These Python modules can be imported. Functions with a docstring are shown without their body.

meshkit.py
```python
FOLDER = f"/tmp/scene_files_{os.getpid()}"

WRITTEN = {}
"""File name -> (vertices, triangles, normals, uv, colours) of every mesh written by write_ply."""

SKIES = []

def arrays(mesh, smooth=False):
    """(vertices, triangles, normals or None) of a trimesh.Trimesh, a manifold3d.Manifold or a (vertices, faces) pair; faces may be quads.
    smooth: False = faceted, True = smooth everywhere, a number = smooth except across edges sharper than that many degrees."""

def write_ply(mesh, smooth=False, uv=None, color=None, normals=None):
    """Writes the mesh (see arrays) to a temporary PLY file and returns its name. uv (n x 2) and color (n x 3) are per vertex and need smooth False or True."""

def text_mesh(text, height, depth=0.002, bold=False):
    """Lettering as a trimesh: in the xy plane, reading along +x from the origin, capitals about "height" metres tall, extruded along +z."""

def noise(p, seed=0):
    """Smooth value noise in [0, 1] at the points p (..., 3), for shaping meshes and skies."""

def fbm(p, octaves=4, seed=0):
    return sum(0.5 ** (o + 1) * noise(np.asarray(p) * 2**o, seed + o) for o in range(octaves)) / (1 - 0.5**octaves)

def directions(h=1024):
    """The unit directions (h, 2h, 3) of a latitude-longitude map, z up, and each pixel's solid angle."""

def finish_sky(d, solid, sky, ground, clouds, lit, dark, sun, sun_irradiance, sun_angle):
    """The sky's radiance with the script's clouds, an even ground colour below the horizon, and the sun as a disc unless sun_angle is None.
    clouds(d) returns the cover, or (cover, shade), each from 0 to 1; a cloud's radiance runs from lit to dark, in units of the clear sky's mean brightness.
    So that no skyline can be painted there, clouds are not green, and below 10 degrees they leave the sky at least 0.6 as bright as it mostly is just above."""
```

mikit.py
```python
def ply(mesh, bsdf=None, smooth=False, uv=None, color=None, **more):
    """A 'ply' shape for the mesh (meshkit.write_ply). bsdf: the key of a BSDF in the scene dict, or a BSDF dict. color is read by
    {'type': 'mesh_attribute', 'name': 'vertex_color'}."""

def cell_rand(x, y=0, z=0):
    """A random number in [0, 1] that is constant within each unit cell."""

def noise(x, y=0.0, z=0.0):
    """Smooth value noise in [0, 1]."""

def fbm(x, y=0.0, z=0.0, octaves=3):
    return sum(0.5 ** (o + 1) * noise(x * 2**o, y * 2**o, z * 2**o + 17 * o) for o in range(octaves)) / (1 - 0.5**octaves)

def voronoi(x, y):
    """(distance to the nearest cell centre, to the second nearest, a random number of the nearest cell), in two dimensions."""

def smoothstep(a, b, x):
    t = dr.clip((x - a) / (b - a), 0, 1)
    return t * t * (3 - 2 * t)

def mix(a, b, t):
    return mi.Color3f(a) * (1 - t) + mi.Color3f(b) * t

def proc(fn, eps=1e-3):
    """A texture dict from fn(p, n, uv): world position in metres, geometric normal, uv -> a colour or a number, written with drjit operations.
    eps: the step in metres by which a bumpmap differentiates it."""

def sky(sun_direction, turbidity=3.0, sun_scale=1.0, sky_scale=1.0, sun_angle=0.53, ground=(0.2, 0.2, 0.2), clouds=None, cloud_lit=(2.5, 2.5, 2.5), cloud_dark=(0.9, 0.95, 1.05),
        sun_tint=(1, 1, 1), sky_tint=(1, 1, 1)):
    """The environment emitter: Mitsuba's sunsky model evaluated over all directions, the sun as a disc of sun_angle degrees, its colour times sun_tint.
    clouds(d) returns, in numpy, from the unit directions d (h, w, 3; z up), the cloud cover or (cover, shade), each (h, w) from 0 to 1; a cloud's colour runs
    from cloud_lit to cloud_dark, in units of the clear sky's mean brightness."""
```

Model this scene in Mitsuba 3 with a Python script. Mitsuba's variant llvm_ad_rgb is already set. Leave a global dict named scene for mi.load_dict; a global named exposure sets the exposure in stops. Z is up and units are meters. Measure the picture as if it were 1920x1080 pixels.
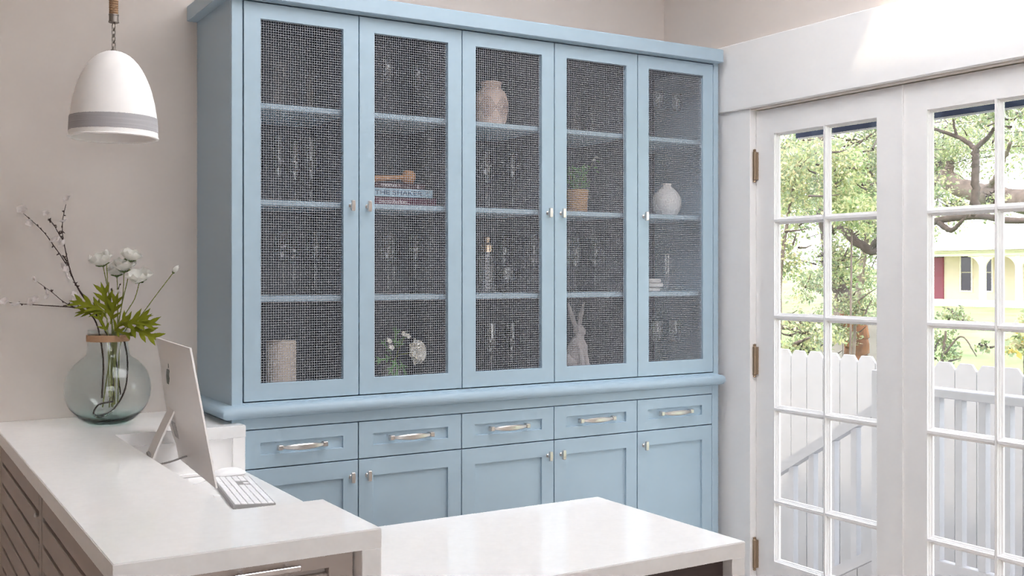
import math, random
import numpy as np, trimesh, manifold3d as m3
import drjit as dr, mitsuba as mi
import shapely
from shapely.geometry import Polygon, Point
from shapely import affinity
import meshkit, mikit

rng = np.random.default_rng(7)
T = mi.ScalarTransform4f
PI = math.pi
scene, labels = {}, {}

# ------------------------------------------------------------------ camera, light, exposure
YAW, FOCAL = 0.5500366, 1981.8            # radians to the right of +Y; focal length in pixels of a 1920-pixel frame
scene['camera'] = {
    'type': 'perspective', 'fov_axis': 'x', 'fov': 2 * math.degrees(math.atan(960 / FOCAL)),
    'principal_point_offset_x': 0.0, 'principal_point_offset_y': (540 - 512.6) / 1080,
    'near_clip': 0.05, 'far_clip': 500.0,
    'to_world': T().look_at(origin=[0, 0, 1.4], target=[math.sin(YAW), math.cos(YAW), 1.4], up=[0, 0, 1])}
SUN = np.array([-0.49, -0.50, 1.0])


def clouds(d):
    n = meshkit.fbm(d * np.array([2.2, 2.2, 4.5]) + 3.1, 4, 5)
    cover = 0.55 + 0.45 * np.clip((n - 0.35) / 0.25, 0, 1)
    return cover, 0.25 * np.clip((n - 0.55) / 0.25, 0, 1)


scene['sky'] = mikit.sky(SUN, turbidity=4.0, sun_scale=0.09, sky_scale=1.0, sun_angle=2.0, ground=(0.48, 0.48, 0.48),
                         clouds=clouds, cloud_lit=(2.3, 2.3, 2.3), cloud_dark=(1.5, 1.55, 1.6))
exposure = 4.26


# ------------------------------------------------------------------ materials
def col(*c):
    return {'type': 'rgb', 'value': list(c)}


def pr(name, c, rough=0.5, two=True, **k):
    d = {'type': 'principled', 'base_color': col(*c) if isinstance(c, tuple) else c, 'roughness': rough, **k}
    scene[name] = {'type': 'twosided', 'bsdf': d} if two else d


def mottled(a, b, s, oct=3):
    return mikit.proc(lambda p, n, uv: mikit.mix(a, b, mikit.fbm(p.x * s, p.y * s, p.z * s, oct)))


pr('m_wall', mottled((0.61, 0.555, 0.515), (0.65, 0.59, 0.55), 2.0), 0.85)
pr('m_ceiling', (0.78, 0.76, 0.73), 0.9)
pr('m_trim', (0.76, 0.75, 0.745), 0.45)
pr('m_blue', mottled((0.338, 0.446, 0.530), (0.352, 0.462, 0.546), 3.0), 0.42)
pr('m_blue_shaded', (0.095, 0.102, 0.128), 0.6)  # cabinet blue darkened, the shade inside is put into the colour
pr('m_quartz', mottled((0.725, 0.72, 0.715), (0.775, 0.772, 0.77), 60.0), 0.075, specular=0.55)
pr('m_white_paint', (0.80, 0.79, 0.785), 0.4)
pr('m_taupe', mottled((0.36, 0.305, 0.275), (0.41, 0.35, 0.32), 9.0), 0.5)
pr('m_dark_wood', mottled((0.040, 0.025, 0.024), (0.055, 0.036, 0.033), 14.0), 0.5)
pr('m_nickel', (0.70, 0.655, 0.62), 0.34, metallic=1.0)
pr('m_chrome', (0.82, 0.82, 0.84), 0.15, metallic=1.0)
pr('m_bronze', (0.36, 0.265, 0.185), 0.38, metallic=1.0)
pr('m_wire', (0.56, 0.57, 0.61), 0.4, metallic=0.3)
pr('m_floor', mikit.proc(lambda p, n, uv: mikit.mix((0.44, 0.38, 0.33), (0.54, 0.47, 0.415),
                         0.6 * mikit.cell_rand(p.x / 0.13) + 0.4 * mikit.fbm(p.x * 30, p.y * 2.5, 0))), 0.35)
pr('m_lamp', mottled((0.87, 0.85, 0.84), (0.90, 0.88, 0.87), 25.0), 0.7)
pr('m_lamp_band', mikit.proc(lambda p, n, uv: mikit.mix((0.30, 0.29, 0.31), (0.47, 0.455, 0.47),
                             mikit.fbm(p.x * 6, p.y * 6, p.z * 420))), 0.75)
pr('m_rope', mikit.proc(lambda p, n, uv: mikit.mix((0.20, 0.115, 0.065), (0.42, 0.27, 0.165),
                        mikit.fbm(p.x * 160, p.y * 160, p.z * 260))), 0.9)
pr('m_jute', mikit.proc(lambda p, n, uv: mikit.mix((0.36, 0.205, 0.115), (0.55, 0.35, 0.22),
                        mikit.fbm(p.x * 60, p.y * 60, p.z * 500))), 0.9)
pr('m_iron', (0.30, 0.265, 0.24), 0.45, metallic=0.9)
pr('m_twig', (0.045, 0.026, 0.022), 0.7)
pr('m_stem', (0.20, 0.215, 0.055), 0.6)
pr('m_calyx', (0.10, 0.15, 0.045), 0.6)
pr('m_aluminium', (0.76, 0.735, 0.72), 0.42, metallic=0.35)
pr('m_black', (0.012, 0.012, 0.013), 0.15)
pr('m_logo', (0.05, 0.048, 0.05), 0.2)
pr('m_plastic', (0.82, 0.82, 0.83), 0.35)
pr('m_grey', (0.30, 0.29, 0.29), 0.5)
pr('m_ceramic', (0.80, 0.77, 0.75), 0.45)
pr('m_birch', mikit.proc(lambda p, n, uv: mikit.mix((0.66, 0.57, 0.49), (0.36, 0.29, 0.245),
                         mikit.smoothstep(0.60, 0.78, mikit.fbm(p.x * 14 + 5, p.y * 14, p.z * 46)))), 0.8)
pr('m_wicker', mikit.proc(lambda p, n, uv: mikit.mix((0.40, 0.22, 0.10), (0.62, 0.40, 0.22),
                          mikit.fbm(p.x * 90, p.y * 90, p.z * 150))), 0.85)
pr('m_mallet', mikit.proc(lambda p, n, uv: mikit.mix((0.40, 0.19, 0.085), (0.55, 0.29, 0.14),
                          mikit.fbm(p.x * 18, p.y * 90, p.z * 90))), 0.5)
pr('m_brass', (0.70, 0.53, 0.38), 0.25, metallic=1.0)
pr('m_stone', mottled((0.36, 0.32, 0.315), (0.60, 0.545, 0.54), 55.0), 0.9)
pr('m_pink', (0.66, 0.50, 0.42), 0.7)
pr('m_groove', (0.30, 0.215, 0.185), 0.8)
pr('m_book_plum', (0.10, 0.030, 0.052), 0.5)
pr('m_book_blue', (0.36, 0.50, 0.60), 0.5)
pr('m_book_dark', (0.055, 0.028, 0.036), 0.5)
pr('m_paper', (0.74, 0.71, 0.66), 0.8)
pr('m_ink', (0.045, 0.085, 0.15), 0.6)
pr('m_print', (0.82, 0.76, 0.78), 0.6)
pr('m_fence', mottled((0.455, 0.462, 0.49), (0.485, 0.492, 0.52), 6.0), 0.6)
pr('m_soil', mottled((0.10, 0.085, 0.065), (0.17, 0.145, 0.115), 7.0), 0.95)
pr('m_navy', (0.022, 0.036, 0.095), 0.7)
pr('m_deck', (0.42, 0.40, 0.38), 0.8)
pr('m_lawn', mikit.proc(lambda p, n, uv: mikit.mix((0.11, 0.20, 0.06), (0.21, 0.29, 0.125), mikit.fbm(p.x * 1.3, p.y * 1.3, 0, 4))), 0.95)
pr('m_bark', mikit.proc(lambda p, n, uv: mikit.mix((0.09, 0.07, 0.062), (0.27, 0.215, 0.19), mikit.fbm(p.x * 16, p.y * 16, p.z * 9, 4))), 0.95)
pr('m_bark_dark', mikit.proc(lambda p, n, uv: mikit.mix((0.055, 0.042, 0.037), (0.15, 0.118, 0.105), mikit.fbm(p.x * 16, p.y * 16, p.z * 9, 4))), 0.95)
pr('m_bark_red', mikit.proc(lambda p, n, uv: mikit.mix((0.06, 0.038, 0.03), (0.30, 0.125, 0.06), mikit.fbm(p.x * 14, p.y * 14, p.z * 5, 4))), 0.95)
pr('m_old_board', mottled((0.24, 0.21, 0.20), (0.36, 0.32, 0.305), 8.0), 0.9)
pr('m_house', (0.62, 0.55, 0.44), 0.85)
pr('m_house_trim', (0.76, 0.71, 0.62), 0.8)
pr('m_roof', (0.78, 0.75, 0.71), 0.85)
pr('m_house_door', (0.20, 0.035, 0.06), 0.5)
pr('m_house_glass', (0.035, 0.03, 0.045), 0.1)
for nm, kd in (('m_leaf', 'vertex_color'),):
    scene[nm] = {'type': 'principledthin', 'base_color': {'type': 'mesh_attribute', 'name': kd}, 'roughness': 0.6, 'diff_trans': 0.7}
scene['m_petal'] = {'type': 'principledthin', 'base_color': col(0.84, 0.83, 0.79), 'roughness': 0.6, 'diff_trans': 0.7}
pr('m_peony', (0.88, 0.86, 0.81), 0.6)
scene['m_blossom'] = {'type': 'principledthin', 'base_color': col(0.86, 0.82, 0.815), 'roughness': 0.6, 'diff_trans': 0.8}
scene['m_olive_leaf'] = {'type': 'principledthin', 'base_color': mottled((0.16, 0.185, 0.018), (0.26, 0.275, 0.035), 30.0), 'roughness': 0.45, 'diff_trans': 0.5}
scene['m_green_leaf'] = {'type': 'principledthin', 'base_color': mottled((0.10, 0.26, 0.09), (0.22, 0.40, 0.17), 40.0), 'roughness': 0.5, 'diff_trans': 0.5}
scene['m_glass'] = {'type': 'dielectric', 'int_ior': 1.5, 'ext_ior': 1.0}
scene['m_pane'] = {'type': 'thindielectric', 'int_ior': 1.5, 'ext_ior': 1.0}
SEA_GLASS = {'type': 'homogeneous', 'albedo': 0.0, 'scale': 24.0, 'sigma_t': {'type': 'rgb', 'value': [1.0, 0.32, 0.48]}}


# ------------------------------------------------------------------ mesh helpers
def mesh(v, f):
    return trimesh.Trimesh(np.asarray(v, float), np.asarray(f), process=False)


def cat(*ms):
    return trimesh.util.concatenate([m for m in ms])


def box(x0, x1, y0, y1, z0, z1, b=0.0015):
    lo, hi = np.array([x0, y0, z0], float), np.array([x1, y1, z1], float)
    b = min(b, 0.45 * (hi - lo).min())
    if b <= 0:
        m = trimesh.creation.box(extents=hi - lo)
        m.apply_translation((lo + hi) / 2)
        return m
    pts = []
    for sx in (0, 1):
        for sy in (0, 1):
            for sz in (0, 1):
                c = np.array([hi[0] if sx else lo[0], hi[1] if sy else lo[1], hi[2] if sz else lo[2]])
                s = np.array([1 - 2 * sx, 1 - 2 * sy, 1 - 2 * sz])
                for k in range(3):
                    o = s * b
                    o[k] = 0
                    pts.append(c + o)
    return trimesh.convex.convex_hull(np.array(pts))


def frame(x0, x1, z0, z1, ox0, ox1, oz0, oz1, y0, y1, b=0.0008):
    """A door frame in the XZ plane around an opening, its outer and inner edges eased."""
    def sq(e):
        return [np.array([(x0 + e, z0 + e), (x1 - e, z0 + e), (x1 - e, z1 - e), (x0 + e, z1 - e)]),
                np.array([(ox0 - e, oz0 - e), (ox0 - e, oz1 + e), (ox1 + e, oz1 + e), (ox1 + e, oz0 - e)])]
    v, f = [], []
    for e, y in ((0, y1), (0, y0 + b), (b, y0)):
        for loop in sq(e):
            v += [(p_[0], y, p_[1]) for p_ in loop]
    def quad(a_, b_, c_, d_):
        f.extend([(a_, b_, c_), (a_, c_, d_)])
    for k in range(2):
        for lp in range(2):
            o, n_ = 8 * k + 4 * lp, 8 * (k + 1) + 4 * lp
            for j in range(4):
                quad(o + j, o + (j + 1) % 4, n_ + (j + 1) % 4, n_ + j)
    inner = [4, 7, 6, 5]                                    # inner corners in the order of the outer ones
    for base_, flip in ((0, False), (16, True)):
        for j in range(4):
            q = (base_ + j, base_ + (j + 1) % 4, base_ + inner[(j + 1) % 4], base_ + inner[j])
            quad(*(q[::-1] if flip else q))
    m = mesh(v, f)
    m.fix_normals()
    return m


def lathe(profile, n=32):
    """A surface of revolution about z from (r, z) pairs, outside going up."""
    p = np.array(profile, float)
    a = np.arange(n) * 2 * PI / n
    v = np.stack([p[:, None, 0] * np.cos(a), p[:, None, 0] * np.sin(a), np.repeat(p[:, 1:2], n, 1)], -1).reshape(-1, 3)
    i, j = np.meshgrid(np.arange(len(p) - 1), np.arange(n), indexing='ij')
    a0, a1 = i * n + j, i * n + (j + 1) % n
    f = np.concatenate([np.stack([a0, a1, a1 + n], -1).reshape(-1, 3), np.stack([a0, a1 + n, a0 + n], -1).reshape(-1, 3)])
    m = trimesh.Trimesh(v, f, process=True)
    m.update_faces(m.nondegenerate_faces())
    m.remove_unreferenced_vertices()
    return m


def tube(path, radii, n=8, caps=True):
    p = np.array(path, float)
    r = np.broadcast_to(np.asarray(radii, float), (len(p),))
    t = np.gradient(p, axis=0)
    t /= np.linalg.norm(t, axis=1, keepdims=True) + 1e-12
    ref = np.array([0.31, 0.17, 0.93]) if abs(t[0] @ np.array([0.31, 0.17, 0.93])) < 0.9 else np.array([0.93, 0.2, 0.1])
    a = np.zeros_like(p)
    u = np.cross(t[0], ref)
    for k in range(len(p)):
        u = u - (u @ t[k]) * t[k]
        u /= np.linalg.norm(u) + 1e-12
        a[k] = u
    b = np.cross(t, a)
    g = np.arange(n) * 2 * PI / n
    v = (p[:, None] + r[:, None, None] * (np.cos(g)[None, :, None] * a[:, None] + np.sin(g)[None, :, None] * b[:, None])).reshape(-1, 3)
    i, j = np.meshgrid(np.arange(len(p) - 1), np.arange(n), indexing='ij')
    a0, a1 = i * n + j, i * n + (j + 1) % n
    f = [np.stack([a0, a1, a1 + n], -1).reshape(-1, 3), np.stack([a0, a1 + n, a0 + n], -1).reshape(-1, 3)]
    if caps:
        v = np.vstack([v, p[0], p[-1]])
        k, q = np.arange(n), len(p) * n
        f.append(np.stack([(k + 1) % n, k, 0 * k + q], 1))
        f.append(np.stack([k + (len(p) - 1) * n, (k + 1) % n + (len(p) - 1) * n, 0 * k + q + 1], 1))
    return mesh(v, np.concatenate(f))


def smooth_path(pts, n=24):
    """A Catmull-Rom curve through the points."""
    p = np.array(pts, float)
    if len(p) == 2:
        return p[0] + (p[1] - p[0]) * np.linspace(0, 1, max(3, n // 4))[:, None]
    q = np.vstack([2 * p[0] - p[1], p, 2 * p[-1] - p[-2]])
    out = []
    per = max(2, n // (len(p) - 1))
    for k in range(1, len(q) - 2):
        t = np.linspace(0, 1, per, endpoint=False)[:, None]
        a, b, c, d = q[k - 1], q[k], q[k + 1], q[k + 2]
        out.append(0.5 * (2 * b + (c - a) * t + (2 * a - 5 * b + 4 * c - d) * t ** 2 + (3 * b - a - 3 * c + d) * t ** 3))
    return np.vstack(out + [p[-1:]])


def ring(R, r, n=24, k=8, sx=1.0):
    a = np.arange(n + 1) * 2 * PI / n
    return tube(np.stack([R * sx * np.cos(a), 0 * a, R * np.sin(a)], 1), r, k, False)


def moved(m, x=0, y=0, z=0, rx=0, ry=0, rz=0, s=1.0):
    m = m.copy()
    M = trimesh.transformations.euler_matrix(rx, ry, rz, 'sxyz')
    M[:3, :3] *= s
    M[:3, 3] = (x, y, z)
    m.apply_transform(M)
    return m


def extrude(poly, h):
    return trimesh.creation.extrude_polygon(poly, h, engine='earcut')


def loft_rect(rings):
    """Stacked rectangles (z, x0, x1, y0, y1) joined into one closed solid."""
    v, f = [], []
    for z, x0, x1, y0, y1 in rings:
        v += [(x0, y0, z), (x1, y0, z), (x1, y1, z), (x0, y1, z)]
    for k in range(len(rings) - 1):
        for j in range(4):
            a, b = 4 * k + j, 4 * k + (j + 1) % 4
            f += [(a, b, b + 4), (a, b + 4, a + 4)]
    q = 4 * (len(rings) - 1)
    f += [(0, 2, 1), (0, 3, 2), (q, q + 1, q + 2), (q, q + 2, q + 3)]
    return mesh(v, f)


# ------------------------------------------------------------------ scene helpers
def numbered(name):
    if not any(k == name or k.startswith(name + '__') for k in list(scene) + list(labels)):
        return name
    i = 1
    while any(k == f'{name}_{i:03d}' or k.startswith(f'{name}_{i:03d}__') for k in list(scene) + list(labels)):
        i += 1
    return f'{name}_{i:03d}'


counts = {}


def key_for(name, parent):
    full = name if parent is None else parent + '__' + name
    c = counts.get(full, -1) + 1
    counts[full] = c
    return full if c == 0 else f'{full}_{c:03d}'


def put(name, m, bsdf, parent=None, smooth=False, label=None, kind=None, **kw):
    key = key_for(name, parent)
    scene[key] = mikit.ply(m, bsdf, smooth=smooth, **kw) if not isinstance(m, dict) else m
    if label or kind:
        labels[key] = {}
        if label:
            labels[key]['label'] = label
        if kind:
            labels[key]['kind'] = kind
    return key


def thing(name, label, cat_, group=None):
    key = key_for(name, None)
    labels[key] = {'label': label, 'category': cat_}
    if group:
        labels[key]['group'] = group
    return key


def single(name, m, bsdf, label, cat_, group=None, smooth=False, kind=None, **kw):
    key = thing(name, label, cat_, group)
    if kind:
        labels[key]['kind'] = kind
    scene[key] = mikit.ply(m, bsdf, smooth=smooth, **kw)
    return key


def struct(name, m, bsdf, label, smooth=False, parent=None):
    return put(name, m, bsdf, parent, smooth, label, 'structure')


# ------------------------------------------------------------------ the room
YW, XR, ZC = 3.85, 3.196, 3.0             # back wall, right wall, ceiling
struct('floor', box(-4.0, 3.30, -2.6, YW + 0.1, -0.1, 0.0, 0), 'm_floor', 'warm brown plank floor of the room')
struct('wall_back', box(-4.0, 3.30, YW, YW + 0.1, 0, 3.5, 0), 'm_wall', 'warm beige plaster wall behind the cabinet and the flowers')
struct('wall_left', box(-4.1, -4.0, -2.6, YW + 0.1, 0, 3.5, 0), 'm_wall', 'beige side wall opposite the glazed doors')
struct('wall_right', cat(box(XR, 3.30, -6.0, YW + 0.1, 2.09, 3.75, 0), box(XR, 3.30, -6.0, 1.74, -1.0, 2.09, 0), box(XR, 3.30, 3.33, YW, 0, 2.09, 0)),
       'm_wall', 'beige wall that holds the glazed doors')
SKX0, SKX1, SKY0, SKY1 = 2.74, 3.10, 1.30, 2.31           # narrow clear skylight along the glazed wall
OX0, OX1, OY0, OY1 = 0.85, 2.68, 0.95, 3.05                 # wide opal panel over the desk, added as soft fill light
struct('wall_front', cat(box(-4.0, -1.1, -2.7, -2.6, 0, 3.5, 0), box(-1.1, 1.9, -2.7, -2.6, 0, 0.9, 0), box(-1.1, 1.9, -2.7, -2.6, 2.4, 3.5, 0), box(-0.14, -0.06, -2.7, -2.6, 0.9, 2.4, 0), box(0.86, 0.94, -2.7, -2.6, 0.9, 2.4, 0), box(1.9, 3.30, -2.7, -2.6, 0, 3.5, 0)), 'm_wall', 'beige wall with a triple window behind the viewer')
struct('wall_shading', box(XR, 3.30, YW + 0.1, 14.0, -1.0, 3.75, 0), 'm_wall', 'thin outside wall added to shade the garden side')  # unseen wall, added to keep daylight off the fence side
roof = m3.Manifold.cube((XR + 4.0, YW + 2.6, 0.06)).translate((-4.0, -2.6, ZC))
for x0, x1, y0, y1 in ((SKX0, SKX1, SKY0, SKY1), (OX0, OX1, OY0, OY1)):
    roof -= m3.Manifold.cube((x1 - x0, y1 - y0, 1.0)).translate((x0, y0, ZC - 0.5))
struct('ceiling', roof, 'm_ceiling', 'white ceiling with a skylight opening and an added fill opening')
scene['m_opal'] = {'type': 'principledthin', 'base_color': col(0.96, 0.96, 0.965), 'roughness': 0.8, 'diff_trans': 1.95}
struct('window_1', mesh([(OX0, OY0, ZC + 0.05), (OX1, OY0, ZC + 0.05), (OX1, OY1, ZC + 0.05), (OX0, OY1, ZC + 0.05)], [(0, 1, 2), (0, 2, 3)]), 'm_opal', 'unseen opal panel added in the ceiling as fill light')
struct('trim_1', box(3.174, 3.24, 1.60, YW, 2.096, 2.381, 0.003), 'm_trim', 'wide white header board over the glazed doors')
struct('trim_2', cat(box(3.19, 3.24, 3.279, YW, 0, 2.096, 0.002)), 'm_trim', 'white upright casing board between cabinet and glazed doors')
struct('trim_3', cat(box(3.19, 3.24, 1.68, 1.793, 0, 2.096, 0.002)), 'm_trim', 'white upright casing board at the far side of the glazed doors')

# ------------------------------------------------------------------ glazed doors
DX0, DX1 = 3.222, 3.264


def bar(y0, y1, z0, z1):
    """A glazing bar: a moulded profile, wide towards the room's middle plane and narrow at the faces."""
    horizontal = (y1 - y0) > (z1 - z0)
    w = (z1 - z0) if horizontal else (y1 - y0)
    h = w / 2
    prof = [(-0.0, -0.30), (0.006, -0.36), (0.010, -0.62), (0.013, -0.66), (0.018, -1.0), (0.026, -1.0), (0.036, -0.4), (0.036, 0.4), (0.026, 1.0), (0.018, 1.0),
            (0.013, 0.66), (0.010, 0.62), (0.006, 0.36), (0.0, 0.30)]
    poly = Polygon([(DX0 + a, b * h) for a, b in prof])
    if horizontal:
        m = extrude(poly, y1 - y0)                       # x stays, polygon-y becomes z, extrusion becomes y
        v = m.vertices
        m.vertices = np.stack([v[:, 0], y0 + v[:, 2], (z0 + z1) / 2 + v[:, 1]], 1)
        m.invert()
    else:
        m = extrude(poly, z1 - z0)
        v = m.vertices
        m.vertices = np.stack([v[:, 0], (y0 + y1) / 2 + v[:, 1], z0 + v[:, 2]], 1)
    return m


def glazed_door(name, y_hi, y_lo, label, hinge):
    zt, zb = 2.086, 0.012
    oz0, oz1 = 0.20, 1.986
    oy1, oy0 = y_hi - 0.099, y_lo + 0.107
    if not hinge:
        oy1, oy0 = y_hi - 0.100, y_lo + 0.095
    leaf = frame(y_lo, y_hi, zb, zt, oy0, oy1, oz0, oz1, DX0, DX1, 0.0012)
    leaf.vertices = leaf.vertices[:, [1, 0, 2]]
    leaf.fix_normals()
    door = struct(name, leaf, 'm_trim', label)
    rows = [1.6185, 1.2205, 0.837, 0.4525]
    ym = (oy0 + oy1) / 2 - (0.008 if hinge else 0.0)
    w = 0.030
    # sticking: the small moulded frame around the whole glazed field
    e = 0.014
    for (a, b, c, d) in ((oy0, oy1, oz1 - e, oz1 + e), (oy0, oy1, oz0 - e, oz0 + e), (oy0 - e, oy0 + e, oz0, oz1), (oy1 - e, oy1 + e, oz0, oz1)):
        put('moulding', bar(a, b, c, d), 'm_trim', door)
    put('muntin', bar(ym - w / 2, ym + w / 2, oz0, oz1), 'm_trim', door)
    for z in rows:
        for a, b in ((oy0, ym - 0.006), (ym + 0.006, oy1)):
            put('muntin', bar(a, b, z - w / 2, z + w / 2), 'm_trim', door)
    zs = [oz1] + rows + [oz0]
    for k in range(5):
        for a, b in ((oy0, ym), (ym, oy1)):
            x = DX0 + 0.0225
            q = mesh([(x, a, zs[k + 1]), (x, b, zs[k + 1]), (x, b, zs[k]), (x, a, zs[k])], [(0, 1, 2), (0, 2, 3)])
            put('pane', q, 'm_pane', door)
    if hinge:
        for zc in (1.854, 1.031, 0.215):
            put('hinge', cat(moved(lathe([(0, -0.072), (0.0075, -0.068), (0.005, -0.062), (0.0085, -0.058), (0.0085, -0.02), (0.0078, -0.019), (0.0085, -0.018), (0.0085, 0.018),
                                          (0.0078, 0.019), (0.0085, 0.02), (0.0085, 0.058), (0.005, 0.062), (0.0075, 0.068), (0, 0.072)], 16), 3.209, 3.272, zc),
                             box(3.208, 3.2225, 3.262, 3.2778, zc - 0.058, zc + 0.058, 0.0005)), 'm_bronze', door, 30, 'bronze barrel hinge')
    return door


glazed_door('door_1', 3.276, 2.540, 'white glazed door leaf with bronze hinges, nearer the blue cabinet', True)
d2 = glazed_door('door_2', 2.536, 1.797, 'white glazed door leaf with no hinges in view, away from the blue cabinet', False)
put('astragal', box(3.216, DX0, 2.530, 2.5395, 0.012, 2.086, 0.001), 'm_trim', d2)

# ------------------------------------------------------------------ the blue cabinet
YF = 3.43
CX0, CX1 = 1.026, 3.150
DE = [1.065, 1.4755, 1.8862, 2.2970, 2.7080, 3.120]       # door edges
Z0, Z1 = 0.974, 2.301
SH = [1.973, 1.648, 1.322]                               # tops of the shelves
cab = thing('display_cabinet', 'tall light blue wall cabinet with five wire mesh doors over the drawers', 'cabinet')
put('side_panel', box(CX0, CX0 + 0.02, YF + 0.02, YW, 0.955, 2.31, 0.001), 'm_blue', cab)
put('side_panel', box(CX1 - 0.02, CX1, YF + 0.02, YW, 0.955, 2.31, 0.001), 'm_blue', cab)
put('face_frame', cat(box(CX0, DE[0] - 0.0022, YF, YF + 0.02, 0.955, 2.31), box(DE[-1] + 0.0022, CX1, YF, YF + 0.02, 0.955, 2.31),
                      box(DE[0] - 0.0022, DE[-1] + 0.0022, YF, YF + 0.02, 0.955, Z0 - 0.002), box(DE[0] - 0.0022, DE[-1] + 0.0022, YF, YF + 0.02, Z1 + 0.003, 2.312)), 'm_blue', cab)
put('back_panel', box(CX0 + 0.02, CX1 - 0.02, YW - 0.012, YW - 0.001, 0.96, 2.31, 0), 'm_blue_shaded', cab)
put('bottom_panel', box(CX0 + 0.02, CX1 - 0.02, YF + 0.03, YW - 0.012, 0.977, 0.997, 0), 'm_blue_shaded', cab)
put('top_panel', box(CX0 + 0.02, CX1 - 0.02, YF + 0.021, YW - 0.012, 2.298, 2.312, 0), 'm_blue_shaded', cab)
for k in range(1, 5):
    put('partition', box(DE[k] - 0.022, DE[k] + 0.022, YF + 0.03, YW - 0.012, 0.997, 2.298, 0.001), 'm_blue_shaded', cab)
put('crown', loft_rect([(2.306, CX0 - 0.034, 3.1435, YF - 0.035, YW), (2.308, CX0 - 0.036, 3.1445, YF - 0.037, YW), (2.357, CX0 - 0.036, 3.1445, YF - 0.037, YW),
                        (2.360, CX0 - 0.034, 3.1425, YF - 0.035, YW)]), 'm_blue', cab)
for k in range(5):
    a, b = DE[k] + (0.022 if k else -0.019), DE[k + 1] - (0.022 if k < 4 else -0.010)
    for z in SH:
        put('shelf', box(a, b, 3.465, YW - 0.012, z - 0.018, z, 0.001), 'm_blue', cab)


def knob(x, y, z):
    """A T-shaped pull: round foot and neck, and an upright bar with softened ends."""
    neck = moved(lathe([(0, 0), (0.008, 0), (0.008, 0.003), (0.0050, 0.006), (0.0048, 0.018), (0, 0.018)], 16), x, y, z, rx=PI / 2)
    grip = loft_rect([(-0.0185, -0.0045, 0.0045, -0.003, 0.003), (-0.0165, -0.006, 0.006, -0.0048, 0.0048), (0, -0.0065, 0.0065, -0.0055, 0.0055),
                      (0.0165, -0.006, 0.006, -0.0048, 0.0048), (0.0185, -0.0045, 0.0045, -0.003, 0.003)])
    return cat(neck, moved(grip, x, y - 0.022, z))


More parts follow.
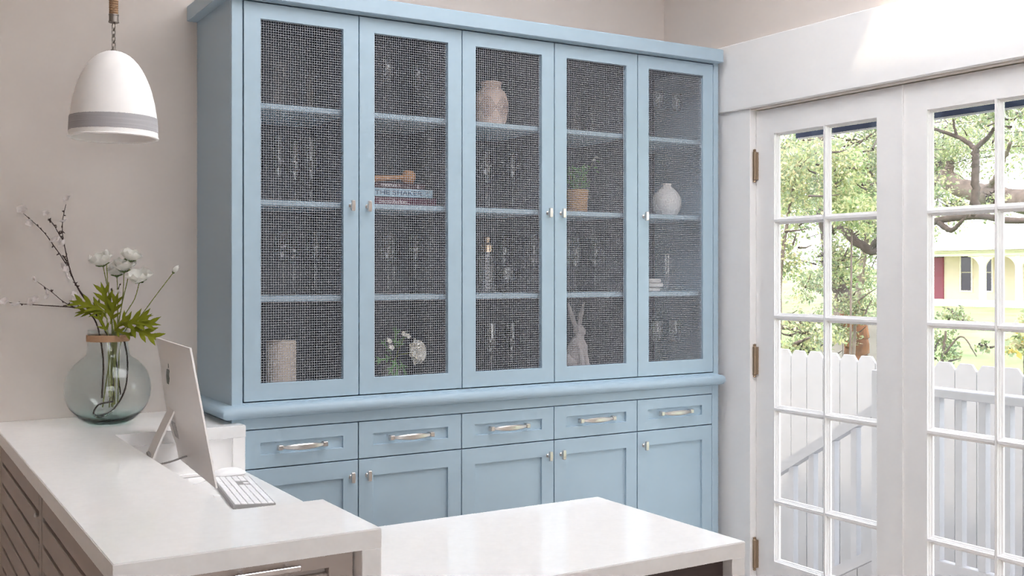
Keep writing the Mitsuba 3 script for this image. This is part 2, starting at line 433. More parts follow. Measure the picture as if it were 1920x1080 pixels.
GAP = 0.0020
KX = [DE[1] - 0.031, DE[1] + 0.031, DE[3] - 0.031, DE[3] + 0.031, DE[4] + 0.031]
for k in range(5):
    a, b = DE[k] + GAP, DE[k + 1] - GAP
    oa, ob, oz0, oz1 = DE[k] + 0.0585, DE[k + 1] - 0.0585, 1.0335, 2.2465
    door = put('door', frame(a, b, Z0 + GAP, Z1 - GAP, oa, ob, oz0, oz1, YF - 0.001, YF + 0.02), 'm_blue', cab)
    ws = []
    pitch, wr = 0.0085, 0.00068
    yc = YF + 0.0105
    for x in np.arange(oa + pitch * 0.6, ob, pitch):
        ws.append(tube([(x, yc - 0.0006, oz0 - 0.004), (x, yc - 0.0006, oz1 + 0.004)], wr, 5, False))
    for z in np.arange(oz0 + pitch * 0.6, oz1, pitch):
        ws.append(tube([(oa - 0.004, yc + 0.0006, z), (ob + 0.004, yc + 0.0006, z)], wr, 5, False))
    put('wire_mesh', cat(*ws), 'm_wire', door, True, 'galvanised square wire mesh', 'stuff')
    put('knob', knob(KX[k], YF - 0.001, 1.635), 'm_nickel', door, 30, 'brushed nickel T knob')

base = thing('base_cabinet', 'light blue base cabinet with five drawers over five panelled doors', 'cabinet')
BZ = 0.10
put('carcass', cat(box(CX0, CX0 + 0.02, YF + 0.021, YW, BZ, 0.93, 0), box(CX1 - 0.02, CX1, YF + 0.021, YW, BZ, 0.93, 0),
                   box(CX0 + 0.02, CX1 - 0.02, YF + 0.06, YW - 0.01, BZ, 0.92, 0)), 'm_blue', base)
put('face_frame', cat(box(CX0, DE[0] - 0.002, YF, YF + 0.02, BZ, 0.93), box(3.114, CX1, YF, YF + 0.02, BZ, 0.93),
                      box(DE[0] - 0.002, 3.114, YF, YF + 0.02, 0.8825, 0.93)), 'm_blue', base)
put('toe_kick', box(CX0 + 0.03, CX1 - 0.01, YF + 0.06, YF + 0.075, 0.001, BZ, 0), 'm_blue', base)
led = []
for t in np.linspace(-PI / 2, PI / 2, 13):
    d = 0.014 + 0.024 * math.cos(t) ** 0.7
    led.append((0.943 + 0.0215 * math.sin(t), CX0 - d, min(CX1 - 0.030 + d, 3.162), YF - d, YW))
led = [(0.9195, CX0 - 0.006, CX1 - 0.02, YF - 0.006, YW)] + led + [(0.9665, CX0 - 0.004, CX1 - 0.01, YF - 0.006, YW)]
put('ledge', loft_rect(led), 'm_blue', base, 35)
BE = [1.066, 1.4730, 1.8840, 2.2950, 2.7055, 3.113]


def pull(xc, y, z):
    """A bow pull: two square feet and a bar that swells towards the middle."""
    L = 0.079
    parts = []
    for s_ in (-1, 1):
        parts.append(box(xc + s_ * L - 0.0085, xc + s_ * L + 0.0085, y - 0.022, y, z - 0.0082, z + 0.0082, 0.0018))
    n = 17
    rings = []
    for t in np.linspace(-1, 1, n):
        hz = 0.0042 + 0.0062 * (1 - t * t)
        yo = y - 0.014 - 0.018 * (1 - t * t) ** 0.8
        rings.append((t * (L - 0.004), yo, hz))
    v, f = [], []
    for x, yo, hz in rings:
        v += [(xc + x, yo - 0.0035, z - hz * 0.6), (xc + x, yo - 0.0035, z + hz * 0.6), (xc + x, yo, z + hz), (xc + x, yo + 0.0035, z + hz * 0.6),
              (xc + x, yo + 0.0035, z - hz * 0.6), (xc + x, yo, z - hz)]
    for k in range(n - 1):
        for j in range(6):
            a, b = 6 * k + j, 6 * k + (j + 1) % 6
            f += [(a, b, b + 6), (a, b + 6, a + 6)]
    parts.append(mesh(v, f))
    parts[-1].fix_normals()
    return cat(*parts)


for k in range(5):
    a, b = BE[k] + GAP, BE[k + 1] - GAP
    oa, ob = a + 0.055, b - 0.055
    dr_ = put('drawer', frame(a, b, 0.7525, 0.8795, oa, ob, 0.796, 0.8365, YF - 0.001, YF + 0.02), 'm_blue', base)
    put('panel', box(oa - 0.004, ob + 0.004, YF + 0.009, YF + 0.0185, 0.792, 0.840, 0), 'm_blue', dr_)
    put('handle', pull((a + b) / 2 - 0.004, YF - 0.001, 0.8175), 'm_nickel', dr_, 35, 'brushed nickel bow handle')
for k in range(5):
    a, b = BE[k] + GAP, BE[k + 1] - GAP
    oa, ob = a + 0.055, b - 0.055
    dr_ = put('door', frame(a, b, BZ + 0.004, 0.7485, oa, ob, BZ + 0.062, 0.6885, YF - 0.001, YF + 0.02), 'm_blue', base)
    put('panel', box(oa - 0.004, ob + 0.004, YF + 0.009, YF + 0.0185, BZ + 0.058, 0.692, 0), 'm_blue', dr_)
    put('knob', knob(KX[k], YF - 0.001, 0.692), 'm_nickel', dr_, 30, 'brushed nickel T knob')

# ------------------------------------------------------------------ the peninsula: quartz top, cabinets, desk
PX0, PX1, PY0 = 0.357, 0.850, 1.867
PZ0, PZ1 = 0.872, 0.910
top = thing('quartz_worktop', 'raised white quartz worktop in a U around the desk recess', 'worktop')
outline = Polygon([(PX0, PY0), (PX1, PY0), (PX1, 2.170), (0.655, 2.170), (0.650, 3.360), (1.0515, 3.360), (1.0515, 3.428), (1.0235, 3.428), (1.0235, YW - 0.003), (PX0, YW - 0.003)])


def slab(poly, z0, z1, b=0.0018):
    a = m3.CrossSection([np.array(poly.exterior.coords)[:-1]])
    c = a.offset(-b, m3.JoinType.Miter, 2.0)
    m = m3.Manifold.extrude(a, z1 - z0 - b).translate((0, 0, z0))
    t = m3.Manifold.extrude(c, b + 1e-4).translate((0, 0, z1 - b - 1e-4))
    w = (m + t).to_mesh()
    base_ = trimesh.Trimesh(w.vert_properties[:, :3], w.tri_verts, process=False)
    return base_


put('slab', slab(outline, PZ0, PZ1), 'm_quartz', top)
put('waterfall_panel', box(PX1 - 0.0405, PX1, PY0, 2.170, 0.0, PZ0, 0.001), 'm_quartz', top)
pc = thing('peninsula_cabinet', 'taupe cabinet under the raised worktop with slatted doors', 'cabinet')
put('carcass', cat(box(0.383, PX1 - 0.041, 1.925, 2.168, 0.0, PZ0, 0), box(0.383, 0.640, 2.168, YW - 0.002, 0.0, PZ0, 0)), 'm_taupe', pc)


def slat_door_side(y0, y1):
    """A slatted door in the left face: its own mesh is the frame, its slats are parts."""
    x0, x1 = 0.366, 0.383
    d = put('door', cat(box(x0, x1, y0, y0 + 0.032, 0.10, 0.868), box(x0, x1, y1 - 0.012, y1, 0.10, 0.868),
                        box(x0, x1, y0 + 0.032, y1 - 0.012, 0.10, 0.14)), 'm_taupe', pc)
    z = 0.868
    n = 0
    while z - 0.052 > 0.14:
        s_ = loft_rect([(z - 0.052, x0 + 0.001, x1 - 0.002, y0 + 0.032, y1 - 0.012), (z - 0.0505, x0 - 0.001, x1 - 0.002, y0 + 0.032, y1 - 0.012),
                        (z - 0.0015, x0 - 0.001, x1 - 0.002, y0 + 0.032, y1 - 0.012), (z, x0 + 0.001, x1 - 0.002, y0 + 0.032, y1 - 0.012)])
        put('slat', s_, 'm_taupe', d)
        z -= 0.0645
        n += 1
    return d


put('door_post', box(0.372, 0.383, 1.895, 1.925, 0.0, 0.870, 0.001), 'm_taupe', pc)
for y0, y1 in ((1.927, 2.762), (2.783, 3.640)):
    d = slat_door_side(y0, y1)
put('latch', cat(moved(lathe([(0, 0), (0.005, 0), (0.006, 0.004), (0.0045, 0.007), (0, 0.008)], 12), 0.3655, 2.84, 0.803, ry=-PI / 2)), 'm_chrome', pc, 30, 'small chrome latch')
# drawer in the front face
fy = 1.903
df = put('drawer', frame(0.390, 0.806, 0.62, 0.868, 0.44, 0.757, 0.66, 0.838, fy, fy + 0.02), 'm_taupe', pc)
for z in (0.826, 0.780, 0.734, 0.688):
    put('slat', box(0.44, 0.757, fy + 0.008, fy + 0.02, z - 0.034, z, 0.0015), 'm_taupe', df)
put('handle', cat(box(0.565, 0.690, fy - 0.034, fy - 0.024, 0.849, 0.859, 0.0015), box(0.580, 0.588, fy - 0.025, fy, 0.850, 0.858, 0.001), box(0.668, 0.676, fy - 0.025, fy, 0.850, 0.858, 0.001)),
    'm_chrome', df, False, 'square chrome bar handle')
put('door', frame(0.390, 0.806, 0.10, 0.612, 0.44, 0.757, 0.15, 0.56, fy, fy + 0.02), 'm_taupe', pc)

wb = thing('white_base_unit', 'white painted base unit with a recessed panel below the raised back worktop', 'cabinet')
put('carcass', cat(box(0.642, 1.049, 3.382, 3.426, 0.0, PZ0, 0.001), box(0.642, 1.020, 3.426, YW - 0.002, 0.0, PZ0, 0.001)), 'm_white_paint', wb)
put('panel_frame', frame(0.652, 1.0505, 0.7585, PZ0, 0.70, 1.010, 0.768, 0.8705, 3.3615, 3.378, 0.001), 'm_white_paint', wb)
put('panel', box(0.695, 1.015, 3.374, 3.3815, 0.763, PZ0 - 0.0005, 0), 'm_white_paint', wb)

DZ0, DZ1 = 0.721, 0.758
desk = thing('desk', 'low white L-shaped desk with a white end panel below the raised worktop', 'desk')
desk_outline = Polygon([(PX1 + 0.001, PY0), (1.800, PY0), (1.800, 2.4635), (1.0560, 2.4635), (1.0560, 3.3605), (0.642, 3.3605), (0.642, 2.172), (PX1 + 0.001, 2.172)])
put('desktop', slab(desk_outline, DZ0, DZ1), 'm_quartz', desk)
put('end_panel', box(1.7585, 1.800, PY0, 2.4635, 0.0, DZ0, 0.001), 'm_quartz', desk)
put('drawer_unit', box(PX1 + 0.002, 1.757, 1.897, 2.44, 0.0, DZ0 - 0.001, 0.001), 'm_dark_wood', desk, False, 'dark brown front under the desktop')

# ------------------------------------------------------------------ pendant lamp
LX, LY, LZ = 0.645, 3.360, 1.811
def dense_profile(q, n=48):
    return smooth_path([(a_, b_, 0) for a_, b_ in q], n)[:, :2]


lamp = thing('pendant_lamp', 'white dome pendant lamp with a grey band hanging on a rope and chain', 'lamp')
R = 0.1275
HL = 0.263
shape_ = np.array([(0.0, 1.0), (0.05, 1.0), (0.2, 0.985), (0.33, 0.952), (0.456, 0.902), (0.58, 0.835), (0.708, 0.73), (0.80, 0.628), (0.87, 0.525), (0.928, 0.405), (0.965, 0.285), (0.99, 0.15), (1.0, 0.0)])
outer = [(max(0.0, R * b_), HL * a_) for a_, b_ in dense_profile(shape_)]
inner = [(max(r - 0.006, 0.0), z * 0.973) for r, z in outer]
prof = [(R - 0.004, -0.003), (R + 0.0005, -0.002), (R + 0.001, 0.004)] + outer[1:] 
prof_in = [(0.0, 0.256)] + inner[::-1][1:] + [(R - 0.004, -0.003)]
put('shade', moved(lathe(prof + prof_in, 64), LX, LY, LZ), 'm_lamp', lamp, 40, 'matt white dome shade')
def r_at(z):
    o = np.array(outer)
    return float(np.interp(z, o[:, 1], o[:, 0]))
bz = np.linspace(0.016, 0.060, 8)
put('band', moved(lathe([(r_at(bz[0]) - 0.001, bz[0])] + [(r_at(z) + 0.0010, z) for z in bz] + [(r_at(bz[-1]) - 0.001, bz[-1])], 64), LX, LY, LZ), 'm_lamp_band', lamp, 40, 'brushed grey band')
put('rim', moved(ring(R + 0.0005, 0.003, 64, 8), LX, LY, LZ + 0.0, rx=PI / 2), 'm_lamp', lamp, True)
put('socket', moved(lathe([(0, 0), (0.020, 0), (0.020, 0.06), (0.012, 0.075), (0, 0.076)], 20), LX, LY, LZ + 0.178), 'm_grey', lamp, 30)
put('bulb', moved(lathe([(0, 0), (0.018, 0.006), (0.028, 0.024), (0.028, 0.040), (0.014, 0.068), (0.012, 0.080), (0, 0.081)], 24), LX, LY, LZ + 0.100), 'm_ceramic', lamp, True)
z = LZ + 0.263
put('finial', moved(lathe([(0, -0.004), (0.009, -0.003), (0.009, 0.003), (0.005, 0.005), (0.005, 0.012), (0, 0.013)], 16), LX, LY, z), 'm_iron', lamp, 30, 'dark iron cap')
link = ring(0.0062, 0.0017, 20, 8)
z += 0.018
for k in range(4):
    l = link.copy()
    l.apply_scale([1, 1, 1.95])
    put('chain_link', moved(l, LX, LY, z, rz=0.55 + (k % 2) * PI / 2), 'm_iron', lamp, True)
    z += 0.0187
z -= 0.008
put('collar', moved(lathe([(0, 0), (0.0140, 0.0), (0.0155, 0.001), (0.0155, 0.004), (0.0138, 0.005), (0.0138, 0.021), (0.0150, 0.022), (0.0150, 0.025), (0, 0.025)], 24), LX, LY, z), 'm_iron', lamp, 30, 'iron collar')
z += 0.025
N = 15
for k in range(N):
    zz = z + k * 0.0069
    put('rope_turn', moved(ring(0.0098, 0.0042, 22, 7), LX, LY, zz, rx=PI / 2 + 0.14), 'm_rope', lamp, True)
put('rope_core', moved(lathe([(0, 0), (0.0105, 0), (0.0105, 0.11), (0, 0.11)], 16), LX, LY, z), 'm_rope', lamp, 30)
put('stem_rod', moved(lathe([(0, 0), (0.006, 0), (0.006, ZC - z - 0.11), (0, ZC - z - 0.11)], 12), LX, LY, z + 0.11), 'm_iron', lamp, 30)

# ------------------------------------------------------------------ glass vase and the bouquet
VX, VY, VZ = 0.681, 3.640, 0.910
RX, RY = 0.8525, -0.5227                                   # the bouquet's own axes: sideways and away
FX, FY = 0.5227, 0.8525


def vp(r, d, z):
    """Bouquet coordinates (sideways, deep, height above the floor) in the room."""
    return np.array([VX + r * RX + d * FX, VY + r * RY + d * FY, z])


vase = thing('vase', 'round sea-green glass vase with a cord round its neck holding the flowers', 'vase')
out_ = [(0.0, 0.0), (0.045, 0.0), (0.062, 0.003), (0.083, 0.014), (0.106, 0.034), (0.124, 0.062), (0.1325, 0.090), (0.1345, 0.115), (0.131, 0.143), (0.120, 0.172),
        (0.104, 0.194), (0.086, 0.210), (0.073, 0.219), (0.0675, 0.228), (0.0645, 0.245), (0.0632, 0.270), (0.0632, 0.300), (0.0645, 0.304)]
in_ = [(0.0612, 0.304), (0.0610, 0.300), (0.0610, 0.270), (0.0623, 0.245), (0.0652, 0.2285), (0.0712, 0.2170), (0.0846, 0.2078), (0.1026, 0.1917), (0.1182, 0.1700), (0.1288, 0.1420),
       (0.1323, 0.115), (0.1303, 0.090), (0.1216, 0.063), (0.103, 0.037), (0.079, 0.0205), (0.050, 0.0145), (0.0, 0.012)]


def dense(pts, n):
    return [tuple(p) for p in smooth_path([(a, b, 0) for a, b in pts], n)[:, :2]]


put('vessel', moved(lathe(dense(out_, 70) + [(0.0633, 0.3052)] + dense(in_, 66), 80), VX, VY, VZ + 0.0005),
    {'type': 'dielectric', 'int_ior': 1.4, 'ext_ior': 1.0}, vase, 60, 'sea-green glass vessel', interior=SEA_GLASS)
for k in range(6):
    put('cord', moved(ring(0.0652, 0.0019, 60, 7), VX, VY, VZ + 0.270 + 0.0036 * k, rx=PI / 2), 'm_jute', vase, True, 'brown cord wound round the neck' if k == 0 else None)


def petal(L, W, cup=0.35, n=7, m=6):
    """A cupped petal: base at the origin, growing along +x, cupping to +z."""
    v, f = [], []
    for i in range(n + 1):
        t = i / n
        w = W * (math.sin(PI * min(1.0, 0.10 + 0.70 * t)) ** 0.75)
        for j in range(m + 1):
            s_ = 2 * j / m - 1
            x = L * t * (1 - 0.34 * s_ * s_ * t ** 2)
            v.append((x, w * s_ * 0.5, cup * L * (t ** 1.5) + 0.22 * W * s_ * s_))
    for i in range(n):
        for j in range(m):
            a = i * (m + 1) + j
            f += [(a, a + 1, a + m + 2), (a, a + m + 2, a + m + 1)]
    return mesh(v, f)


def frame_to(d):
    """Rotation whose +z is the direction d."""
    d = np.array(d, float) / np.linalg.norm(d)
    a = np.cross([0.2, 0.9, 0.3], d)
    a /= np.linalg.norm(a)
    M = np.eye(4)
    M[:3, 0], M[:3, 1], M[:3, 2] = a, np.cross(d, a), d
    return M


def flower_head(R_, n, cup, rings=1):
    ps = []
    for q in range(rings):
        for k in range(n):
            a = 2 * PI * (k + 0.5 * q) / n + rng.uniform(-0.12, 0.12)
            p = petal(R_ * (1 - 0.18 * q) * rng.uniform(0.9, 1.08), R_ * 1.02, cup + 0.35 * q + rng.uniform(-0.1, 0.1))
            ps.append(moved(p, rz=a))
    return ps


def place(m, pos, d):
    M = frame_to(d)
    M[:3, 3] = pos
    m = m.copy()
    m.apply_transform(M)
    return m


def bud_mesh(r, L):
    return lathe([(0, 0), (r * 0.8, L * 0.15), (r, L * 0.4), (r * 0.7, L * 0.75), (0, L)], 8)


def branch(label, main, sides, blossoms, r0, buds=8):
    b = thing('blossom_branch', label, 'branch', None)
    P = smooth_path([vp(*p) for p in main], 40)
    put('twig', tube(P, np.linspace(r0, 0.0009, len(P)), 7), 'm_twig', b, True)
    for s_ in sides:
        Q = smooth_path([vp(*p) for p in s_], 20)
        put('twig', tube(Q, np.linspace(0.0017, 0.0008, len(Q)), 6), 'm_twig', b, True)
        P2 = Q
    for k in range(buds):
        src = P if k % 2 == 0 or not sides else Q
        i = int(rng.uniform(0.45 if src is P else 0.2, 0.97) * len(src))
        d = rng.normal(size=3) + [0, 0, 0.6]
        d /= np.linalg.norm(d)
        put('bud', place(bud_mesh(rng.uniform(0.0016, 0.0028), rng.uniform(0.007, 0.013)), src[i], d), 'm_twig', b, True)
    for (r, dd, z, s_) in blossoms:
        d = rng.normal(size=3) * 0.6 + np.array([-0.35, -0.6, 0.35])
        pos = vp(r, dd, z)
        fl = flower_head(0.0135 * s_, 5, 0.45, 1)
        put('blossom', place(cat(*fl, moved(flower_head(0.006 * s_, 4, 0.9)[0])), pos, d), 'm_blossom', b, True)
    return b


branch('tall dark twig with white blossom rising highest from the vase',
       [(0.020, 0.0, 0.985), (0.012, 0.01, 1.140), (0.004, 0.0, 1.190), (-0.026, 0.0, 1.250), (-0.056, -0.005, 1.300), (-0.090, -0.01, 1.345), (-0.108, -0.01, 1.378), (-0.124, -0.01, 1.425),
        (-0.137, -0.01, 1.485), (-0.142, -0.015, 1.525), (-0.143, -0.015, 1.560), (-0.137, -0.02, 1.590), (-0.129, -0.02, 1.625)],
       [[(-0.140, -0.012, 1.505), (-0.156, -0.02, 1.535), (-0.168, -0.025, 1.560), (-0.183, -0.03, 1.580)]],
       [(-0.124, -0.02, 1.640, 1.1), (-0.131, -0.03, 1.567, 1.1), (-0.187, -0.03, 1.593, 0.9), (-0.172, -0.02, 1.515, 1.1), (-0.150, -0.03, 1.505, 1.2), (-0.132, -0.03, 1.492, 1.3),
        (-0.141, -0.015, 1.500, 1.0), (-0.129, -0.02, 1.388, 1.0)], 0.0030, 26)
branch('long dark twig with a few white blossoms leaning to the upper left of the vase',
       [(0.000, 0.02, 0.990), (0.004, 0.02, 1.150), (-0.030, 0.02, 1.235), (-0.062, 0.02, 1.285), (-0.104, 0.02, 1.345), (-0.148, 0.02, 1.434), (-0.187, 0.02, 1.492), (-0.214, 0.02, 1.530),
        (-0.246, 0.02, 1.562), (-0.286, 0.02, 1.597)],
       [[(-0.080, 0.02, 1.312), (-0.112, 0.0, 1.378), (-0.124, -0.01, 1.425), (-0.143, -0.02, 1.460)]],
       [(-0.288, 0.015, 1.606, 1.3), (-0.265, 0.02, 1.566, 1.1), (-0.155, 0.01, 1.420, 1.2), (-0.140, 0.01, 1.412, 1.0)], 0.0028, 22)
branch('low dark twig with white blossoms spreading sideways to the left of the vase',
       [(-0.012, -0.02, 0.995), (-0.008, -0.02, 1.120), (-0.028, -0.02, 1.232), (-0.059, -0.025, 1.276), (-0.092, -0.03, 1.288), (-0.140, -0.035, 1.293), (-0.200, -0.04, 1.297),
        (-0.262, -0.04, 1.301), (-0.303, -0.045, 1.306)],
       [[(-0.092, -0.03, 1.288), (-0.130, -0.03, 1.306), (-0.172, -0.03, 1.340), (-0.216, -0.035, 1.373)]],
       [(-0.318, -0.045, 1.307, 1.1), (-0.280, -0.045, 1.295, 1.2), (-0.229, -0.04, 1.308, 1.2), (-0.215, -0.045, 1.313, 1.0), (-0.218, -0.04, 1.384, 1.0), (-0.188, -0.04, 1.338, 0.9),
        (-0.180, -0.04, 1.322, 0.8), (-0.098, -0.03, 1.330, 0.9), (-0.092, -0.035, 1.314, 0.8)], 0.0030, 12)
branch('short dark twig standing among the poppy stems of the vase',
       [(0.030, 0.03, 1.00), (0.012, 0.03, 1.140), (0.003, 0.03, 1.235), (-0.002, 0.03, 1.300), (0.002, 0.03, 1.352)], [[(0.012, 0.03, 1.300), (0.020, 0.03, 1.335), (0.024, 0.03, 1.352), (0.030, 0.025, 1.365)]],
       [(0.032, 0.0, 1.338, 0.7)], 0.0022, 6)
single('loose_twig', cat(tube(smooth_path([vp(0.050, 0.0, 1.190), vp(0.056, 0.02, 1.110), vp(0.045, 0.03, 1.020), vp(0.015, 0.01, 0.955), vp(-0.020, -0.01, 0.932), vp(-0.035, -0.03, 0.944),
                                           vp(-0.015, -0.04, 0.975), vp(0.028, -0.03, 0.985)], 40), 0.0027, 7)), 'm_twig', 'dark twig curled round in the bottom of the glass vase', 'twig', None, True)


def poppy(label, stem, head, hd, size, n, cup, kind):
    p = thing('poppy', label, 'flower')
    P = smooth_path([vp(*q) for q in stem], 30)
    put('stem', tube(P, np.linspace(0.0021, 0.0014, len(P)), 7), 'm_stem', p, True)
    hd = np.array([hd[0] * RX + hd[1] * FX, hd[0] * RY + hd[1] * FY, hd[2]])
    pos = P[-1]
    cal = []
    for k in range(6):
        cal.append(moved(petal(size * (0.55 if kind == 'open' else 0.30), size * 0.34, 0.30 if kind == 'open' else 2.2), rz=2 * PI * k / 6))
    put('calyx', place(cat(lathe([(0, -0.004), (0.003, -0.002), (0.0055, 0.001), (0, 0.003)], 10), *cal), pos - 0.001 * hd, hd), 'm_calyx', p, True)
    for q in flower_head(size, n, cup, 2) if kind == 'open' else []:
        put('petal', place(q, pos + 0.002 * hd, hd), 'm_petal', p, True)
    if kind == 'bud':
        put('petal', place(bud_mesh(size * 0.42, size * 1.45), pos, hd), 'm_petal', p, True)


NK = (0.020, 0.0, 1.180)
poppy('white poppy with drooping petals, highest open bloom on the left of the vase', [(-0.010, -0.02, 0.965), (0.016, -0.01, 1.185), (0.004, 0.0, 1.320), (-0.005, 0.0, 1.370), (-0.016, 0.0, 1.424)], None, (-0.15, -0.35, 0.9), 0.042, 6, 0.62, 'open')
poppy('slim white poppy bud standing straight up above the open blooms', [(0.000, 0.01, 0.960), (0.020, 0.01, 1.185), (0.006, -0.01, 1.340), (0.001, -0.01, 1.400), (-0.002, -0.01, 1.452)], None, (0.05, -0.1, 1.0), 0.020, 4, 1.9, 'bud')
poppy('white poppy facing up on the tallest stem, right of the upright bud', [(0.020, 0.0, 0.970), (0.028, 0.0, 1.185), (0.046, 0.0, 1.300), (0.066, 0.0, 1.388), (0.072, 0.0, 1.439)], None, (0.22, -0.15, 0.95), 0.037, 6, 0.58, 'open')
poppy('white poppy in the middle of the bouquet, seen from its side', [(0.010, 0.015, 0.960), (0.024, 0.015, 1.185), (0.042, 0.015, 1.317), (0.049, 0.01, 1.404)], None, (0.05, -0.2, 0.98), 0.042, 6, 0.60, 'open')
poppy('wide white poppy tilted over on the right of the bouquet', [(0.030, -0.02, 0.975), (0.030, -0.02, 1.185), (0.061, -0.02, 1.261), (0.094, -0.02, 1.317), (0.110, -0.02, 1.372)], None, (0.06, -0.45, 0.85), 0.043, 6, 0.48, 'open')
poppy('small white poppy low and partly behind the other blooms', [(0.000, 0.03, 0.960), (0.018, 0.03, 1.185), (0.021, 0.03, 1.317), (0.018, 0.03, 1.390)], None, (0.02, -0.2, 1.0), 0.037, 5, 0.66, 'open')
poppy('single white poppy bud leaning far out to the right of the vase', [(0.028, 0.01, 0.975), (0.040, 0.01, 1.185), (0.110, 0.0, 1.265), (0.162, 0.0, 1.335), (0.214, 0.0, 1.403)], None, (0.55, -0.1, 0.75), 0.021, 4, 1.7, 'bud')


def lobed_leaf(L, lobes=3, w=0.34):
    """A deeply cut leaf in the xy plane: midrib on +x, narrow pointed lobes either side."""
    parts = [Polygon([(0, -0.010 * L), (L * 0.30, -0.035 * L), (L * 0.60, -0.060 * L), (L * 0.80, -0.055 * L), (L, 0), (L * 0.80, 0.055 * L), (L * 0.60, 0.060 * L), (L * 0.30, 0.035 * L), (0, 0.010 * L)])]
    for k in range(lobes):
        t = 0.22 + 0.45 * k / max(1, lobes - 1)
        for s_ in (-1, 1):
            ln = L * w * (1.10 - 0.30 * k / lobes) * (1.0 if k else 0.85)
            q = Polygon([(-0.12 * ln, -0.09 * ln), (0.30 * ln, -0.15 * ln), (0.62 * ln, -0.13 * ln), (ln, 0), (0.62 * ln, 0.10 * ln), (0.30 * ln, 0.12 * ln), (-0.12 * ln, 0.10 * ln)])
            q = affinity.rotate(q, s_ * (44 - 5 * k), origin=(0, 0))
            parts.append(affinity.translate(q, L * (t + 0.02 * s_), 0))
    u = shapely.union_all(parts).buffer(0.004 * L, join_style=2)
    u = u.simplify(0.002 * L)
    m = extrude(u if u.geom_type == 'Polygon' else max(u.geoms, key=lambda g: g.area), 0.0008)
    m = m.subdivide_to_size(0.12 * L)
    return m


def leaf_on(L, pos, d, up, droop=0.25, lobes=3, w=0.34):
    m = lobed_leaf(L, lobes, w)
    v = m.vertices.copy()
    v[:, 2] += -droop * v[:, 0] ** 2 / L + 0.35 * np.abs(v[:, 1])
    d = np.array(d, float) / np.linalg.norm(d)
    y = np.cross(up, d)
    y /= np.linalg.norm(y)
    n = np.cross(d, y)
    m.vertices = pos + v[:, :1] * d + v[:, 1:2] * y + v[:, 2:3] * n
    return m


def spray(label, stem, leaves):
    s_ = thing('leaf_spray', label, 'leaves')
    P = smooth_path([vp(*q) for q in stem], 24)
    put('stem', tube(P, np.linspace(0.0020, 0.0011, len(P)), 6), 'm_stem', s_, True)
    for (r, d, z, dr_, dd, dz, L, lob) in leaves:
        dirv = np.array([dr_ * RX + dd * FX, dr_ * RY + dd * FY, dz])
        up = np.array([-0.30, -0.75, 0.55])
        put('leaf', leaf_on(L, vp(r, d, z), dirv, up, 0.22, lob, 0.40), 'm_olive_leaf', s_, 40)


spray('olive green cut leaves reaching left over the rim of the vase', [(0.015, -0.03, 1.000), (0.012, -0.03, 1.185), (0.006, -0.035, 1.265), (-0.020, -0.04, 1.300)],
      [(0.006, -0.035, 1.276, -0.88, -0.25, 0.40, 0.118, 3), (0.004, -0.035, 1.272, -0.95, -0.25, 0.12, 0.092, 3), (0.010, -0.03, 1.250, -0.55, 0.2, 0.6, 0.09, 2)])
spray('olive green cut leaves standing upright among the poppy stems', [(0.012, 0.0, 1.000), (0.018, 0.0, 1.185), (0.014, -0.01, 1.260), (0.006, -0.01, 1.330)],
      [(0.016, -0.02, 1.255, -0.22, -0.1, 0.95, 0.120, 3), (0.016, -0.02, 1.235, 0.22, -0.2, 0.9, 0.105, 3), (0.010, -0.03, 1.205, -0.25, -0.4, 0.85, 0.075, 2)])
spray('olive green cut leaves hanging over the right of the vase towards the computer', [(0.018, -0.03, 1.000), (0.030, -0.035, 1.200), (0.060, -0.04, 1.235), (0.110, -0.045, 1.235)],
      [(0.048, -0.04, 1.226, 0.90, -0.15, 0.42, 0.115, 3), (0.060, -0.045, 1.236, 0.97, -0.2, 0.10, 0.125, 3), (0.075, -0.045, 1.228, 0.93, -0.25, -0.24, 0.128, 3),
       (0.030, -0.04, 1.205, 0.60, -0.3, 0.75, 0.085, 2), (0.035, -0.04, 1.212, 0.85, -0.4, -0.05, 0.080, 2)])

# ------------------------------------------------------------------ computer, keyboard, mouse
comp = thing('desktop_computer', 'slim all-in-one desktop computer seen from its silver back', 'computer')
W_, H_ = 0.528, 0.383
CY, CXm, CZm = 3.083, 0.823, 0.826                         # bottom middle of the screen plane
yaw_, tilt_ = math.radians(-3.6), math.radians(10.3)


def comp_pt(p):
    """Own axes: x out of the back (towards -X of the room), y along the width, z up the screen."""
    p = np.asarray(p, float).reshape(-1, 3)
    x, y, z = -p[:, 0], p[:, 1], p[:, 2]
    xt, zt = x * math.cos(tilt_) - z * math.sin(tilt_), x * math.sin(tilt_) + z * math.cos(tilt_)
    c_, s_ = math.cos(yaw_), math.sin(yaw_)
    return np.stack([CXm + xt * c_ - y * s_, CY + xt * s_ + y * c_, CZm + zt], 1)


def bulge(y, z):
    a = np.clip(1 - (np.abs(y) / (W_ / 2)) ** 2.1, 0, 1)
    t = np.clip(z / H_, 0, 1)
    b = np.clip(np.where(t < 0.45, 1 - (np.maximum(0.45 - t, 0) / 0.45) ** 2.4, 1 - (np.maximum(t - 0.45, 0) / 0.55) ** 2.2), 0, 1)
    return 0.005 + 0.036 * a * b


